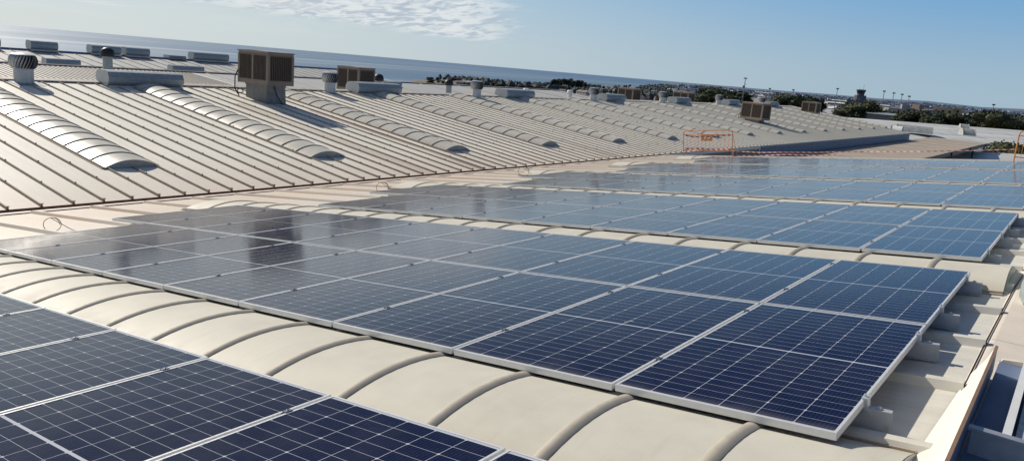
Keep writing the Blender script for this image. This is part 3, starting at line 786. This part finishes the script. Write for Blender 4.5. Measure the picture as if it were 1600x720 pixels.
tape('tape', [(.03, -.02, .90), (.5, -.03, .82), (1.2, -.03, .86), (1.8, -.02, .88), (2.0, -.03, .9)], .07, None, None, parent=b1)
tape('tape', [(.06, -.02, .33), (.5, -.03, .36), (1.2, -.03, .31), (1.99, -.02, .32)], .08, None, None, parent=b1)
tape('tape', [(2.05, -.02, 1.0), (2.12, -.05, .7), (2.2, -.05, .35), (2.25, -.05, .08)], .05, None, None, .2, parent=b1)
tape('barrier_tape', [(-10.7, 26.55, -1.15), (-9.6, 26.4, -1.06), (-8.7, 26.3, -.93), (-7.4, 26.2, -.76), (-5.8, 26., -.52), (-4., 25.7, -.27), (-2.4, 25.2, -.01), (-1.2, 24.75, .20)], .032,
     'red and white tape strung from the left barrier to the right one', 'tapes between the barriers')
tape('barrier_tape', [(-10.7, 26.6, -1.35), (-9.5, 26.8, -1.18), (-8.6, 26.8, -1.02), (-7.6, 26.9, -.93), (-6.9, 26.9, -.82)], .05, 'red and white tape lying loose beside the left barrier', 'tapes between the barriers')

# ------------------------------------------------------------------ lower canopy, wall, post, hedge beyond
o = thing('canopy_roof', 'flat tan sheet canopy with dark stepped edge beyond the solar panels', 'canopy')
a = MB(); a.add([(-14.38, 29., -2.52), (-8.9, 29., -2.48), (-8.62, 62, -2.5), (-8.7, 98, -2.5), (-14.38, 98, -2.52)], [(0, 1, 2, 3, 4)])
for k in range(11): a.box(-14.3, -8.9, 32 + 6 * k, 32.04 + 6 * k, -2.515, -2.49)
obj('sheet', a, M['tan'], o)
b = MB()
for k in range(8):
    y0 = 52 + 6 * k; b.box(-8.70, -8.55 + (k % 2) * .10, y0, min(97.9, y0 + 5.97), -2.78, -2.525)
    b.box(-14., -8.75, y0 - .1, y0 + .1, -2.85, -2.53)
obj('beam_and_edge_shade', b, M['dark'], o)  # beams plus the stepped shadow along the edge, built as dark strips
c = MB()
for y in (88., 66., 97.5): c.box(-8.98, -8.84, y - .1, y + .1, -7.9, -2.79)
obj('post', c, M['dark'], o)
o = thing('low_building', 'low white walled building under the edge of the tan canopy', 'building')
a = MB(); a.box(-14.3, -9.45, 100., 104, -7.9, -3.05); a.box(-12.0, -11.94, 99.97, 100., -7.8, -3.05); obj('wall', a, M['white'], o)
b = MB(); b.box(-14.4, -9.35, 99.9, 104.2, -3.05, -2.95); obj('roof', b, M['hall'], o)

# leaves
def leaf_mat(name, dark, light, haze=None):
    k = NT(name); oi = k.n('ShaderNodeObjectInfo'); v = k.coord()
    f = k.noise(v, .9, 4, .7); f2 = k.math('ADD', k.math('MULTIPLY', f, .8), k.math('MULTIPLY', oi.outputs['Random'], .25))
    c = k.ramp(f2, [(.3, dark), (.75, light)])
    k.b.inputs['Subsurface Weight'].default_value = 0
    return k.done(c, .75, 0, .2)
M['leaf'] = leaf_mat('olive_leaves', (.022, .032, .018), (.075, .085, .042))
M['leafp'] = leaf_mat('pine_leaves', (.016, .026, .022), (.045, .058, .042))
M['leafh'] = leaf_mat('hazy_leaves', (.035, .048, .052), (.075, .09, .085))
def crown_mesh(name, seed, hgt, wid, mat, n=1500, leaf=.28, lobes=9, flat=1.0, base=.28):
    rnd = random.Random(seed); m = MB(); cs_ = []
    for i in range(lobes):
        a = rnd.uniform(0, 6.28); q = rnd.uniform(.0, .62) * wid / 2
        cs_.append((Vector((q * math.cos(a), q * math.sin(a), hgt * rnd.uniform(base + .12, .84))), wid * rnd.uniform(.17, .30), hgt * rnd.uniform(.10, .20) * flat))
    for i in range(n):
        c, rw, rh = rnd.choice(cs_); d = Vector((rnd.gauss(0, 1), rnd.gauss(0, 1), rnd.gauss(0, 1))).normalized() * rnd.uniform(.55, 1.06)
        p = c + Vector((d.x * rw, d.y * rw, d.z * rh))
        u = Vector((rnd.gauss(0, 1), rnd.gauss(0, 1), rnd.gauss(0, 1))).normalized(); v = u.orthogonal().normalized(); s_ = leaf * rnd.uniform(.6, 1.3)
        m.quad(p - u * s_ - v * s_ * .6, p + u * s_ - v * s_ * .6, p + u * s_ * .8 + v * s_ * .6, p - u * s_ * .8 + v * s_ * .6)
    for c, rw, rh in cs_:                     # dense hearts so that the crown is not see-through everywhere
        for q in range(4):
            pass
        ico = bmesh.new(); bmesh.ops.create_icosphere(ico, subdivisions=2, radius=1.)
        b = len(m.v)
        for v_ in ico.verts:
            kx = 1 + rnd.uniform(-.18, .18); m.v.append((c.x + v_.co.x * rw * .72 * kx, c.y + v_.co.y * rw * .72 * kx, c.z + v_.co.z * rh * .72 * kx))
        for f_2 in ico.faces: m.f.append(tuple(b + x.index for x in f_2.verts)); m.m.append(0)
        ico.free()
    return m.mesh(name, mat, fix=False)
def trunk_mesh(name, seed, hgt, r):
    rnd = random.Random(seed); m = MB(); lean = rnd.uniform(-.3, .3)
    m.tube([(0, 0, -.4), (lean * .3, 0, hgt * .2), (lean, lean * .5, hgt * .42), (lean * .6, 0, hgt * .7)], [r * 1.3, r, r * .75, r * .3], 7)
    for k in range(4):
        a = k * 1.6 + rnd.uniform(0, 1); m.tube([(lean * .6, lean * .3, hgt * .32), (hgt * .16 * math.cos(a), hgt * .16 * math.sin(a), hgt * .5), (hgt * .24 * math.cos(a), hgt * .24 * math.sin(a), hgt * .66)], [r * .5, r * .35, r * .15], 5)
    return m.mesh(name, M['bark'])
TREES = []
for i in range(4): TREES.append((crown_mesh('crown', 10 + i, 9, 10.5, M['leaf'], 2200, .26, 12), trunk_mesh('trunk', i, 9, .28)))
PINES = []
for i in range(3): PINES.append((crown_mesh('crown', 30 + i, 13, 9.5, M['leafp'], 1700, .34, 12, .9, .3), trunk_mesh('trunk', 5 + i, 13, .3)))
FARC = []
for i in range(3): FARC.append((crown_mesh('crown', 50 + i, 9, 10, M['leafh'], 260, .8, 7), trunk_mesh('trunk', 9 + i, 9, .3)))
cyp = MB(); rnd = random.Random(3)
for i in range(500):
    z = rnd.uniform(.6, 12); rr = 1.25 * math.sin(min(1, (z / 12)) * math.pi) ** .6 * (1 - z / 16); a = rnd.uniform(0, 6.28)
    p = Vector((rr * math.cos(a), rr * math.sin(a), z)); u = Vector((rnd.gauss(0, 1), rnd.gauss(0, 1), rnd.gauss(0, 2))).normalized(); v = u.orthogonal().normalized()
    cyp.quad(p - u * .35 - v * .2, p + u * .35 - v * .2, p + u * .3 + v * .2, p - u * .3 + v * .2)
CYP = (cyp.mesh('crown', M['leafh'], fix=False), TREES[0][1])

# ------------------------------------------------------------------ terrain, sea
def interp(tab, x):
    if x <= tab[0][0]: return tab[0][1]
    for (a, p), (b, q) in zip(tab, tab[1:]):
        if x <= b: return p + (q - p) * (x - a) / (b - a)
    return tab[-1][1]
COAST = [(-180, 90000), (18, 90000), (24.5, 26000), (25.6, 12000), (26.6, 5200), (28, 3300), (31, 2400), (35, 1900), (40, 1600), (43.2, 1450), (45.2, 800), (50, 600), (70, 560), (100, 560), (140, 700), (179, 900)]
def ground_z(r, az_):
    z = -8.0 - 19.5 * min(1, max(0, (r - 150)) / 1300) ** .8
    if az_ < 27:
        h = max(0, min(1, (r - 3500) / 9000)); z += h * (18 + 38 * max(0, min(1, (22 - az_) / 20))) * (1 + .25 * math.sin(az_ * .9) + .12 * math.sin(az_ * 2.7 + 1))
    return z
SEA = -30.
rs = [0, 30, 80, 150, 220, 300, 400, 520, 680, 850, 1000, 1150, 1300, 1500, 1750, 2000, 2400, 2900, 3500, 4500, 6000, 8500, 12000, 18000, 28000, 45000]
azs = [-180 + 3 * i for i in range(66)] + [18 + .25 * i for i in range(120)] + [48 + i for i in range(0, 132, 3)]
azs = sorted(set(azs)); mb = MB()
for r in rs:
    for a in azs:
        rc = interp(COAST, a) * (1 + .03 * math.sin(a * 3.1)); z = ground_z(r, a)
        if r > rc * .82: z = z + (SEA - 3 - z) * min(1, (r - rc * .82) / (rc * .24))
        rr = r
        mb.v.append((-math.sin(R(a)) * rr, math.cos(R(a)) * rr, z if r else -8.))
na = len(azs)
for i in range(len(rs) - 1):
    for j in range(na):
        k = (j + 1) % na; mb.f.append((i * na + j, i * na + k, (i + 1) * na + k, (i + 1) * na + j)); mb.m.append(0)
k = NT('dry_scrub_land'); v = k.coord()
n1 = k.noise(v, .012, 8, .65); n2 = k.noise(v, .15, 5, .7)
cx = k.ramp(k.math('ADD', k.math('MULTIPLY', n1, .65), k.math('MULTIPLY', n2, .35)), [(.36, (.06, .07, .05)), (.48, (.15, .14, .11)), (.56, (.24, .22, .19)), (.66, (.10, .12, .12))])
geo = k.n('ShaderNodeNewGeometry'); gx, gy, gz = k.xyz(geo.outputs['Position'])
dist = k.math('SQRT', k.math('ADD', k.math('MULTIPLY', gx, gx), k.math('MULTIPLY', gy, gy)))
cx = k.mix(k.rng(dist, 1200, 7000, 0., .85), cx, (.13, .185, .26))  # distance haze mixed into the land colour as blue
M['land'] = k.done(cx, .9, 0, .1)
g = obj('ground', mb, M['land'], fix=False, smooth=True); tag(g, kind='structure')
k = NT('sea_water'); v = k.coord()
w1 = k.noise(k.mapping(v, (.0012, .0004, 1)), 1., 6, .6); w2 = k.noise(k.mapping(v, (.05, .02, 1)), 1., 4, .6)
x_, y_, z_ = k.xyz(v)
dist = k.math('SQRT', k.math('ADD', k.math('MULTIPLY', x_, x_), k.math('MULTIPLY', y_, y_)))
band = k.noise(k.mapping(v, (.00035, .00002, 1)), 1., 4, .5)
c = k.ramp(w1, [(.35, (.07, .15, .25)), (.65, (.13, .225, .32))])
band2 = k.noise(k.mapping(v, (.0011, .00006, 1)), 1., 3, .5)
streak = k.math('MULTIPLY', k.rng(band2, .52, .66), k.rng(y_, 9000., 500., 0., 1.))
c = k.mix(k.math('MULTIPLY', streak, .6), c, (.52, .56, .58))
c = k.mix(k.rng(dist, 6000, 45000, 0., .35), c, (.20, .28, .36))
k.bump(w2, .5, 1.0)
M['sea'] = k.done(c, k.rng(band, .4, .6, .38, .58), 0, .35)
mb = MB(); n = 96
mb.v = [(math.cos(2 * math.pi * i / n) * r, math.sin(2 * math.pi * i / n) * r, SEA) for r in (400, 3000, 12000, 90000) for i in range(n)]
for q in range(3):
    for i in range(n): mb.f.append((q * n + i, q * n + (i + 1) % n, (q + 1) * n + (i + 1) % n, (q + 1) * n + i)); mb.m.append(0)
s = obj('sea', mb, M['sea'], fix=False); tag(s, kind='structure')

def polar(az_, r): return (-math.sin(R(az_)) * r + .6, math.cos(R(az_)) * r - 3.2)
def tree(kind, az_, r, ztop, label, group, name, cat='tree', wscale=1.):
    me_c, me_t, h0 = kind
    x, y = polar(az_, r); gz = ground_z(r, az_); h = ztop - gz
    o = thing(name, label, cat, (x, y, gz), (0, 0, random.uniform(0, 6.28)), group); s_ = h / h0
    put('crown', me_c, o); put('trunk', me_t, o); o.scale = (s_ * wscale, s_ * wscale, s_); return o
def pxaz(px): return math.degrees(yaw) - math.degrees(math.atan((px - 800) / 1225.))
# near belt of trees behind the factory; top heights follow the photo
BELT = [(1083, 420, -.5), (1100, 400, -.2), (1118, 380, -.9), (1098, 430, -.4), (1128, 360, -1.6), (1142, 420, -1.4), (1205, 360, -.2), (1216, 380, .3), (1230, 350, -.6), (1244, 400, -.9), (1258, 380, -1.2),
        (1306, 300, -.9), (1320, 290, .0), (1332, 310, -.8), (1350, 330, -1.8), (1365, 330, -2.0), (1378, 340, -2.1), (1399, 300, -.9), (1412, 290, -.5), (1426, 300, -1.0), (1440, 280, -.9),
        (1455, 290, -.7), (1470, 300, -.9), (1480, 310, -1.4), (1502, 330, -1.3), (1514, 300, -2.0), (1538, 280, .1), (1552, 270, .7), (1566, 280, .3), (1580, 290, -.4), (1592, 300, -.7), (1604, 290, -.8)]
for i, (px, r, zt) in enumerate(BELT):
    zt -= 1.3 if 1340 < px < 1530 else .5
    q = TREES[i % 4]; side = 'left of' if px < 1345 else 'right of'
    lab = ('dark bushy tree in the belt between the third and fifth coolers' if px < 1190 else 'dark bushy tree just left of the last cooler' if px < 1270 else 'large dark round tree left of the control tower' if px < 1345
           else 'dark low tree at the foot of the control tower' if px < 1390 else 'dense dark tree between the control tower and the yellow building' if px < 1490 else 'thin dark tree near the grey block right of centre' if px < 1525 else 'dense dark tree at the right edge of the photo')
    tree((q[0], q[1], 8.2), pxaz(px), r, zt, lab, 'trees: ' + lab, 'broadleaf_tree', wscale=random.uniform(.85, 1.15))
for i in range(9):
    q = PINES[i % 3]; px = 845 + i * 6.2
    tree((q[0], q[1], 11.5), pxaz(px), 1020 + (i * 37) % 90, -7.4 - abs(i - 4) * .5, 'tall dark pine in the clump standing against the sea', 'pines in the clump against the sea', 'pine_tree')
# scattered trees of the town
rnd = random.Random(11)
cnt = 0
for i in range(400):
    if cnt >= 120: break
    px = rnd.uniform(640, 1600); r = rnd.choice((rnd.uniform(430, 900), rnd.uniform(500, 1300)))
    a = pxaz(px)
    if r > interp(COAST, a) * .8: continue
    x, y = polar(a, r)
    q = FARC[i % 3] if r > 700 else TREES[i % 4]; hh = rnd.uniform(5, 9) if px > 1000 else rnd.uniform(3, 5.5)
    lab = 'small hazy tree among the houses of the town'
    if rnd.random() < .08 and r > 800:
        o = tree((CYP[0], CYP[1], 12.), a, r, ground_z(r, a) + rnd.uniform(10, 15), 'tall narrow cypress rising among the town houses', 'cypresses in the town', 'cypress_tree')
    else: tree((q[0], q[1], 8.2), a, r, ground_z(r, a) + hh, lab, 'small trees of the town', 'small_tree')
    cnt += 1
# far-off woods that read as one mass
m = MB(); rnd = random.Random(5)
for i in range(8500):
    px = rnd.uniform(655, 1640); a = pxaz(px); r = 800 + 4300 * rnd.random() ** 1.3
    if r > interp(COAST, a) * .84: continue
    if math.sin(px * .045) + math.sin(r * .011 + px * .02) + rnd.uniform(-1, 1) < .05: continue
    x, y = polar(a, r); z = ground_z(r, a); h = rnd.uniform(3.5, 8.5); w_ = rnd.uniform(3, 7)
    ph = rnd.uniform(0, 6.28); b = len(m.v)
    for zz, rr_ in ((0, .7), (h * .45, 1.), (h * .8, .62)):
        for q in range(6):
            t_ = ph + q * math.pi / 3; k_ = rr_ * w_ * rnd.uniform(.7, 1.15); m.v.append((x + math.cos(t_) * k_, y + math.sin(t_) * k_, z - .5 + zz * rnd.uniform(.85, 1.15)))
    m.v.append((x, y, z + h))
    for l_ in range(2):
        for q in range(6): m.f.append((b + l_ * 6 + q, b + l_ * 6 + (q + 1) % 6, b + l_ * 6 + 6 + (q + 1) % 6, b + l_ * 6 + 6 + q)); m.m.append(0)
    for q in range(6): m.f.append((b + 12 + q, b + 12 + (q + 1) % 6, b + 18)); m.m.append(0)
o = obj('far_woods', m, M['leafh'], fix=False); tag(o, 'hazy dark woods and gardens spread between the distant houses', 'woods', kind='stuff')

# ------------------------------------------------------------------ town houses
def rnd_mat(name, stops, rough=.8):
    k = NT(name); oi = k.n('ShaderNodeObjectInfo'); v = k.coord()
    c = k.ramp(oi.outputs['Random'], stops); n_ = k.noise(v, .8, 4, .6)
    c = k.mix(k.math('MULTIPLY', n_, .25), c, (.2, .2, .2)); return k.done(c, rough, 0, .2)
M['hwall'] = rnd_mat('house_render', [(0, (.50, .49, .46)), (.35, (.38, .35, .30)), (.6, (.56, .56, .56)), (1, (.36, .31, .26))])
M['hroof'] = rnd_mat('house_roof', [(0, (.30, .19, .14)), (.3, (.26, .28, .31)), (.6, (.50, .52, .54)), (1, (.24, .17, .14))])
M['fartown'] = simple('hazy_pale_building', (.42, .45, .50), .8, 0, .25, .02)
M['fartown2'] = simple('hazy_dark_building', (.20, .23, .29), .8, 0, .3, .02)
M['hwin'] = simple('house_window', (.03, .035, .045), .2, 0, .2, .5)
HM = []
for i, (wx, wy, hh, rf) in enumerate(((12, 9, 3.2, 2.2), (16, 10, 6, 2.4), (10, 10, 5.6, 0), (20, 9, 3.4, 1.8), (14, 12, 8.6, 0))):
    a = MB(); a.box(-wx / 2, wx / 2, -wy / 2, wy / 2, -1, hh)
    if rf: a.add([(-wx / 2, -wy / 2, hh), (-wx / 2, wy / 2, hh), (-wx / 2, 0, hh + rf), (wx / 2, -wy / 2, hh), (wx / 2, wy / 2, hh), (wx / 2, 0, hh + rf)], [(0, 1, 2), (3, 5, 4)])
    b = MB()
    if rf:
        b.add([(-wx / 2 - .4, -wy / 2 - .5, hh - .12), (wx / 2 + .4, -wy / 2 - .5, hh - .12), (wx / 2 + .4, 0, hh + rf + .1), (-wx / 2 - .4, 0, hh + rf + .1), (wx / 2 + .4, wy / 2 + .5, hh - .12), (-wx / 2 - .4, wy / 2 + .5, hh - .12)], [(0, 1, 2, 3), (3, 2, 4, 5)])
        b.box(wx * .2, wx * .2 + .8, .6, 1.4, hh + .5, hh + rf + .9)
    else: b.box(-wx / 2 - .2, wx / 2 + .2, -wy / 2 - .2, wy / 2 + .2, hh + .003, hh + .45); b.box(-1.5, 1.5, -1.5, 1.5, hh + .46, hh + 2.2)
    c = MB()
    for fl in range(max(1, int(hh // 2.8))):
        for q in range(int(wx // 3)):
            xx = -wx / 2 + 1.6 + q * 3
            for sy in (-1, 1): c.box(xx, xx + 1.2, min(sy * wy / 2, sy * (wy / 2 + .03)), max(sy * wy / 2, sy * (wy / 2 + .03)), fl * 2.8 + .9, fl * 2.8 + 2.2)
        for q in range(int(wy // 3)):
            yy_ = -wy / 2 + 1.6 + q * 3
            for sx_ in (-1, 1): c.box(min(sx_ * wx / 2, sx_ * (wx / 2 + .03)), max(sx_ * wx / 2, sx_ * (wx / 2 + .03)), yy_, yy_ + 1.1, fl * 2.8 + .9, fl * 2.8 + 2.2)
    a.add(c.v, c.f, 1); HM.append((a.mesh('wall', [M['hwall'], M['hwin']]), b.mesh('roof', M['hroof'])))
rnd = random.Random(21); cnt = 0
for i in range(1500):
    if cnt >= 230: break
    px = rnd.uniform(690, 1610) if rnd.random() < .5 else rnd.uniform(1050, 1610); a = pxaz(px); r = 430 + 2400 * rnd.random() ** 1.3
    if r > interp(COAST, a) * .84: continue
    if px < 1020: r = max(r, 780)
    if r > interp(COAST, a) * .84: continue
    x, y = polar(a, r); h = HM[rnd.choice((0, 0, 1, 2, 3, 4)) if px > 1020 else rnd.choice((0, 3, 0))]
    far = r > 1200
    zone = 'by the sea' if px < 1000 else 'in the middle distance' if px < 1340 else 'beyond the trees at right'
    o = thing('town_house', f"small {'hazy ' if far else ''}house of the town {zone}", 'house', (x, y, ground_z(r, a)), (0, 0, rnd.uniform(0, 3.1)), f"{'far' if far else 'nearer'} town houses {zone}")
    put('wall', h[0], o); put('roof', h[1], o)
    s_ = rnd.uniform(.85, 1.4) if px > 1020 else rnd.uniform(.6, .95); o.scale = (s_, s_, s_); cnt += 1
m = MB(); rnd = random.Random(9)
for i in range(1500):
    px = rnd.uniform(1040, 1640); a = pxaz(px); r = 1500 + 5500 * rnd.random() ** 1.2
    if r > interp(COAST, a) * .8: continue
    x, y = polar(a, r); z = ground_z(r, a); w_, d_, h = rnd.uniform(8, 34), rnd.uniform(8, 18), rnd.uniform(4, 9); t_ = R(a) + rnd.uniform(-.4, .4)
    Mx2 = Matrix.Translation((x, y, z)) @ Matrix.Rotation(t_, 4, 'Z'); m.box(-w_ / 2, w_ / 2, -d_ / 2, d_ / 2, -1, h, 0 if rnd.random() < .5 else 1, Mx2)
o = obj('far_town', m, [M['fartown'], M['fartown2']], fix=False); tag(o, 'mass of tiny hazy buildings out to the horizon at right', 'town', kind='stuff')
# long pale warehouses far off
a = MB(); a.box(-45, 45, -16, 16, -2, 7); wm_ = a.mesh('wall', M['concrete'])
b = MB(); b.prism([(-17, 7.01), (0, 9.2), (17, 7.01)], -46, 46, 'x'); rm_ = b.mesh('roof', M['hall'])
for i, (px, r) in enumerate(((1110, 3800), (1150, 2600), (1175, 4400), (1215, 3000), (1245, 2100), (1290, 2400), (1320, 1500), (1300, 3600), (1365, 1250), (1390, 1700), (1430, 2600), (1455, 1900), (1500, 2300), (1530, 3300), (1560, 1700), (1585, 2700), (1130, 1500), (1275, 1150), (1180, 900), (1350, 3000))):
    aa = pxaz(px); x, y = polar(aa, r)
    o = thing('warehouse', f'long pale roofed warehouse in the hazy distance, {ORD[i] if i < 16 else "number " + str(i)} of those counted', 'warehouse', (x, y, ground_z(r, aa)), (0, 0, R(aa) + rnd.uniform(-.3, .3)), 'pale warehouses in the distance')
    o['label'] = 'long pale roofed warehouse in the hazy distance'
    put('wall', wm_, o); put('roof', rm_, o)

# ------------------------------------------------------------------ control tower, masts, yellow building, white hall, shed, hedge
tx, ty = -157.5, 678.; tz = ground_z(696, 13)
o = thing('control_tower', 'dark airport control tower with wide cab on the horizon', 'control tower', (tx, ty, tz), (0, 0, R(13)))
H = 7.4 - tz
def scl(mb_): mb_.v = [(p[0] * .76, p[1] * .76, p[2]) for p in mb_.v]
a = MB(); a.box(-3.4, 3.4, -3.4, 3.4, -1, H - 12.5); a.lathe([(7.2, H - 13), (7.6, H - 12), (7.6, H - 10.6), (7.0, H - 10.5), (7.0, H - 9.6), (7.6, H - 9.5), (7.6, H - 7.8), (6.2, H - 7.6), (6.0, H - 4.6)], 12); scl(a); obj('shaft', a, M['tower'], o)
b = MB(); b.lathe([(3.6, H - 4.6), (3.7, H - 3.4), (4.0, H - 3.2)], 12); scl(b); obj('collar', b, M['tower'], o)
c = MB(); c.lathe([(3.6, H - 3.4), (4.7, H - .9)], 12); scl(c); obj('cab_glass', c, M['towerglass'], o)
d = MB(); d.lathe([(4.9, H - .9), (4.9, H - .2), (3.8, H), (0, H + .1)], 12); scl(d); obj('cab_roof', d, M['tower'], o)
e = MB(); e.tube([(1.5, 0, H), (1.5, 0, H + 4.2)], .12, 6); e.tube([(-1.2, 0, H), (-1.2, 0, H + 1.8)], .1, 6); obj('antenna', e, M['pole'], o)
f = MB(); f.box(-12.5, -6.5, -4, 4, H - 12.5, H - 8.6); f.box(-11, -9.2, -2, 2, H - 8.5, H - 7.2); f.box(-11.5, -7, -3.5, 3.5, H - 20, H - 12.6); scl(f); obj('annex', f, M['tower'], o)
def mast(x, y, ztop, label, r, az_, head):
    zb_ = ground_z(r, az_); o = thing('light_mast', label, 'light mast', (x, y, zb_), (0, 0, R(az_)), 'floodlight masts at the airport')
    h = ztop - zb_; k_ = r / 900.
    a = MB(); a.tube([(0, 0, 0), (0, 0, h)], [.42 * k_ + .08, .25 * k_ + .05], 8); obj('pole', a, M['pole'], o)
    b = MB(); w_ = head * k_
    b.box(-w_, w_, -.3, .3, h - .55 * k_, h + .1)
    for q in range(-2, 3): b.box(q * w_ * .42 - .25 * k_, q * w_ * .42 + .25 * k_, -.6, -.3, h - .9 * k_, h + .35 * k_)
    obj('lamp_head', b, M['dark'], o); return o
mast(-140.2, 371.2, 5.8, 'tall pole with lamp and sensor boxes behind the fifth cooler', 400, 20.6, 1.9)
o = bpy.data.objects['light_mast']; a = MB(); hh = 5.8 - ground_z(400, 20.6)
a.box(-.8, .3, -.3, .3, hh - 4.8, hh - 3.6); a.tube([(0, 0, hh - 2.6), (.9, 0, hh - 3.2)], .08, 5); obj('sensor_box', a, M['pole'], o)
for i, (x, y, z, r) in enumerate(((-225.4, 868, 8.3, 900), (-181.4, 878, 9.6, 900), (-191.5, 978, 9.3, 1000), (-201.3, 1078, 9.3, 1100), (-210.7, 1178, 8.2, 1200), (-83.4, 893, 5.1, 900), (-161.3, 470, 2.0, 500), (-148.4, 474, 2.4, 500))):
    lab = ['light mast standing left of the control tower', 'first light mast right of the control tower', 'second light mast right of the control tower', 'third light mast right of the control tower', 'fourth light mast right of the control tower', 'lone light mast near the right edge of the photo', 'short light mast left of the last cooler, nearer the tall pole', 'short light mast above the last cooler'][i]
    mast(x, y, z, lab, r, math.degrees(math.atan2(-x, y)), 1.35 if r > 600 else 1.1)
def block(name, x, y, ztop, wx, wy, rz, wall, roof, label, cat='building', win=0, gable=0):
    r = math.hypot(x, y); gz = ground_z(r, math.degrees(math.atan2(-x, y)))
    o = thing(name, label, cat, (x, y, gz), (0, 0, rz)); h = ztop - gz
    a = MB(); a.box(-wx / 2, wx / 2, -wy / 2, wy / 2, -.5, h); obj('wall', a, wall, o)
    b = MB()
    if gable: b.prism([(-wy / 2 - .3, h + .01), (0, h + gable), (wy / 2 + .3, h + .01)], -wx / 2 - .3, wx / 2 + .3, 'x')
    else: b.box(-wx / 2 - .15, wx / 2 + .15, -wy / 2 - .15, wy / 2 + .15, h + .003, h + .25)
    obj('roof', b, roof, o)
    if win:
        for q in range(win):
            c = MB(); xx = -wx / 2 + (q + .5) * wx / win
            for fl in range(int(h // 3)): c.box(xx - .6, xx + .6, -wy / 2 - .03, -wy / 2, h - 2.2 - fl * 3, h - .9 - fl * 3)
            if c.v: obj('window', c, M['hwin'], o)
    return o
block('yellow_building', -62.5, 442.5, -.7, 9, 10, R(8), M['yellow'], M['tan'], 'pale yellow building above the dark trees at right', win=3)
block('annex_building', -56.5, 446., -.1, 4.5, 9, R(8), M['yellow'], M['concrete'], 'narrow taller yellowish block joined right of the yellow building', win=1)
block('concrete_block', -51.0, 392, -3.2, 5.2, 6, R(8), M['concrete'], M['concrete'], 'grey concrete block between dark trees at right')
block('grey_shed', -64., 300, -4.0, 17, 12, R(-2), M['concrete'], M['galvdull'], 'long grey shed with pale roof right of the control tower', gable=.6)
block('cream_building', -100., 420, -4.5, 8, 10, R(12), M['hwall'], M['hall'], 'pale building at the foot of the control tower', win=3)
# white hall: parallel shallow vaults
hd = Vector((.604, .797, 0)); hp = Vector((.797, -.604, 0))
ho = thing('white_hall', 'large white roofed hall of long shallow vaults beyond the factory', 'building', (-44.5, 169.5, -3.95), (0, 0, math.atan2(hd.y, hd.x)))
for k in range(7):
    a = MB(); A = arch(6.6, 0, 1.05, 12)
    a.prism(A, -120, 56, 'x')
    o = obj('vault', a, M['hallj'], ho, (0, -6.8 - 13.4 * k, -.0 - .10 * k), smooth=True)
    b = MB(); b.box(-120, 56, -.16, .16, -.2, .16); obj('valley_gutter', b, M['concrete'], ho, (0, -13.5 - 13.4 * k, .06 - .10 * k))
a = MB(); a.box(-119.9, 55.9, -93, -.2, -5.5, -.1); obj('wall', a, M['concrete'], ho)
for i, (x, y, L, w_, h_, rz, lab) in enumerate(((-20.4, 122.5, 4.6, 2.0, .95, 10, 'long grey arched roof hood on the white hall'), (-15.0, 134.2, 1.6, 1.6, 1.0, 20, 'small grey arched roof hood on the white hall, right of the long one'), (-20.5, 176.0, 1.4, 1.6, .8, 15, 'tiny arched roof hood farthest back on the white hall'), (-19.2, 103.5, 1.2, 1.0, .8, 5, 'squat arched end hood at the corner of the factory roof'))):
    o = thing('arched_hood', lab, 'roof hood', (x, y, -3.0 if i < 3 else -2.6), (0, 0, R(rz)), 'arched hoods on the white hall')
    a = MB(); a.prism(arch(w_, 0, h_, 10), -L / 2, L / 2, 'x'); obj('shell', a, M['halldark'] if i != 3 else M['hall'], o, smooth=True)
    b = MB()
    for xx in (-L / 2 - .05, L / 2 + .05): b.prism(arch(w_ * 1.05, 0, h_ * 1.06, 10), xx - .04, xx + .04, 'x')
    obj('end_ring', b, M['concrete'], o)
# shrubs below the canopy edge
hm = crown_mesh('foliage', 77, 4.6, 5.2, leaf_mat('hedge_leaves', (.03, .04, .018), (.12, .115, .05)), 1800, .14, 12, 1.3, .0)
for i, (x, y) in enumerate(((-9.6, 107), (-7.3, 105.5), (-5.0, 106.5), (-2.6, 106), (-.3, 107))):
    o = thing('shrub', 'bushy green shrub beyond the red and white tape, ' + ('leftmost' if i == 0 else ORD[i] + ' from the left') , 'shrub', (x, y, -8.), (0, 0, i * 1.3), 'shrubs beyond the tape')
    put('foliage', hm, o); put('stem', TREES[0][1], o, (0, 0, 0)); o.children[-1].scale = (.3, .3, .3)
    o.scale = (1., 1., 1.18)
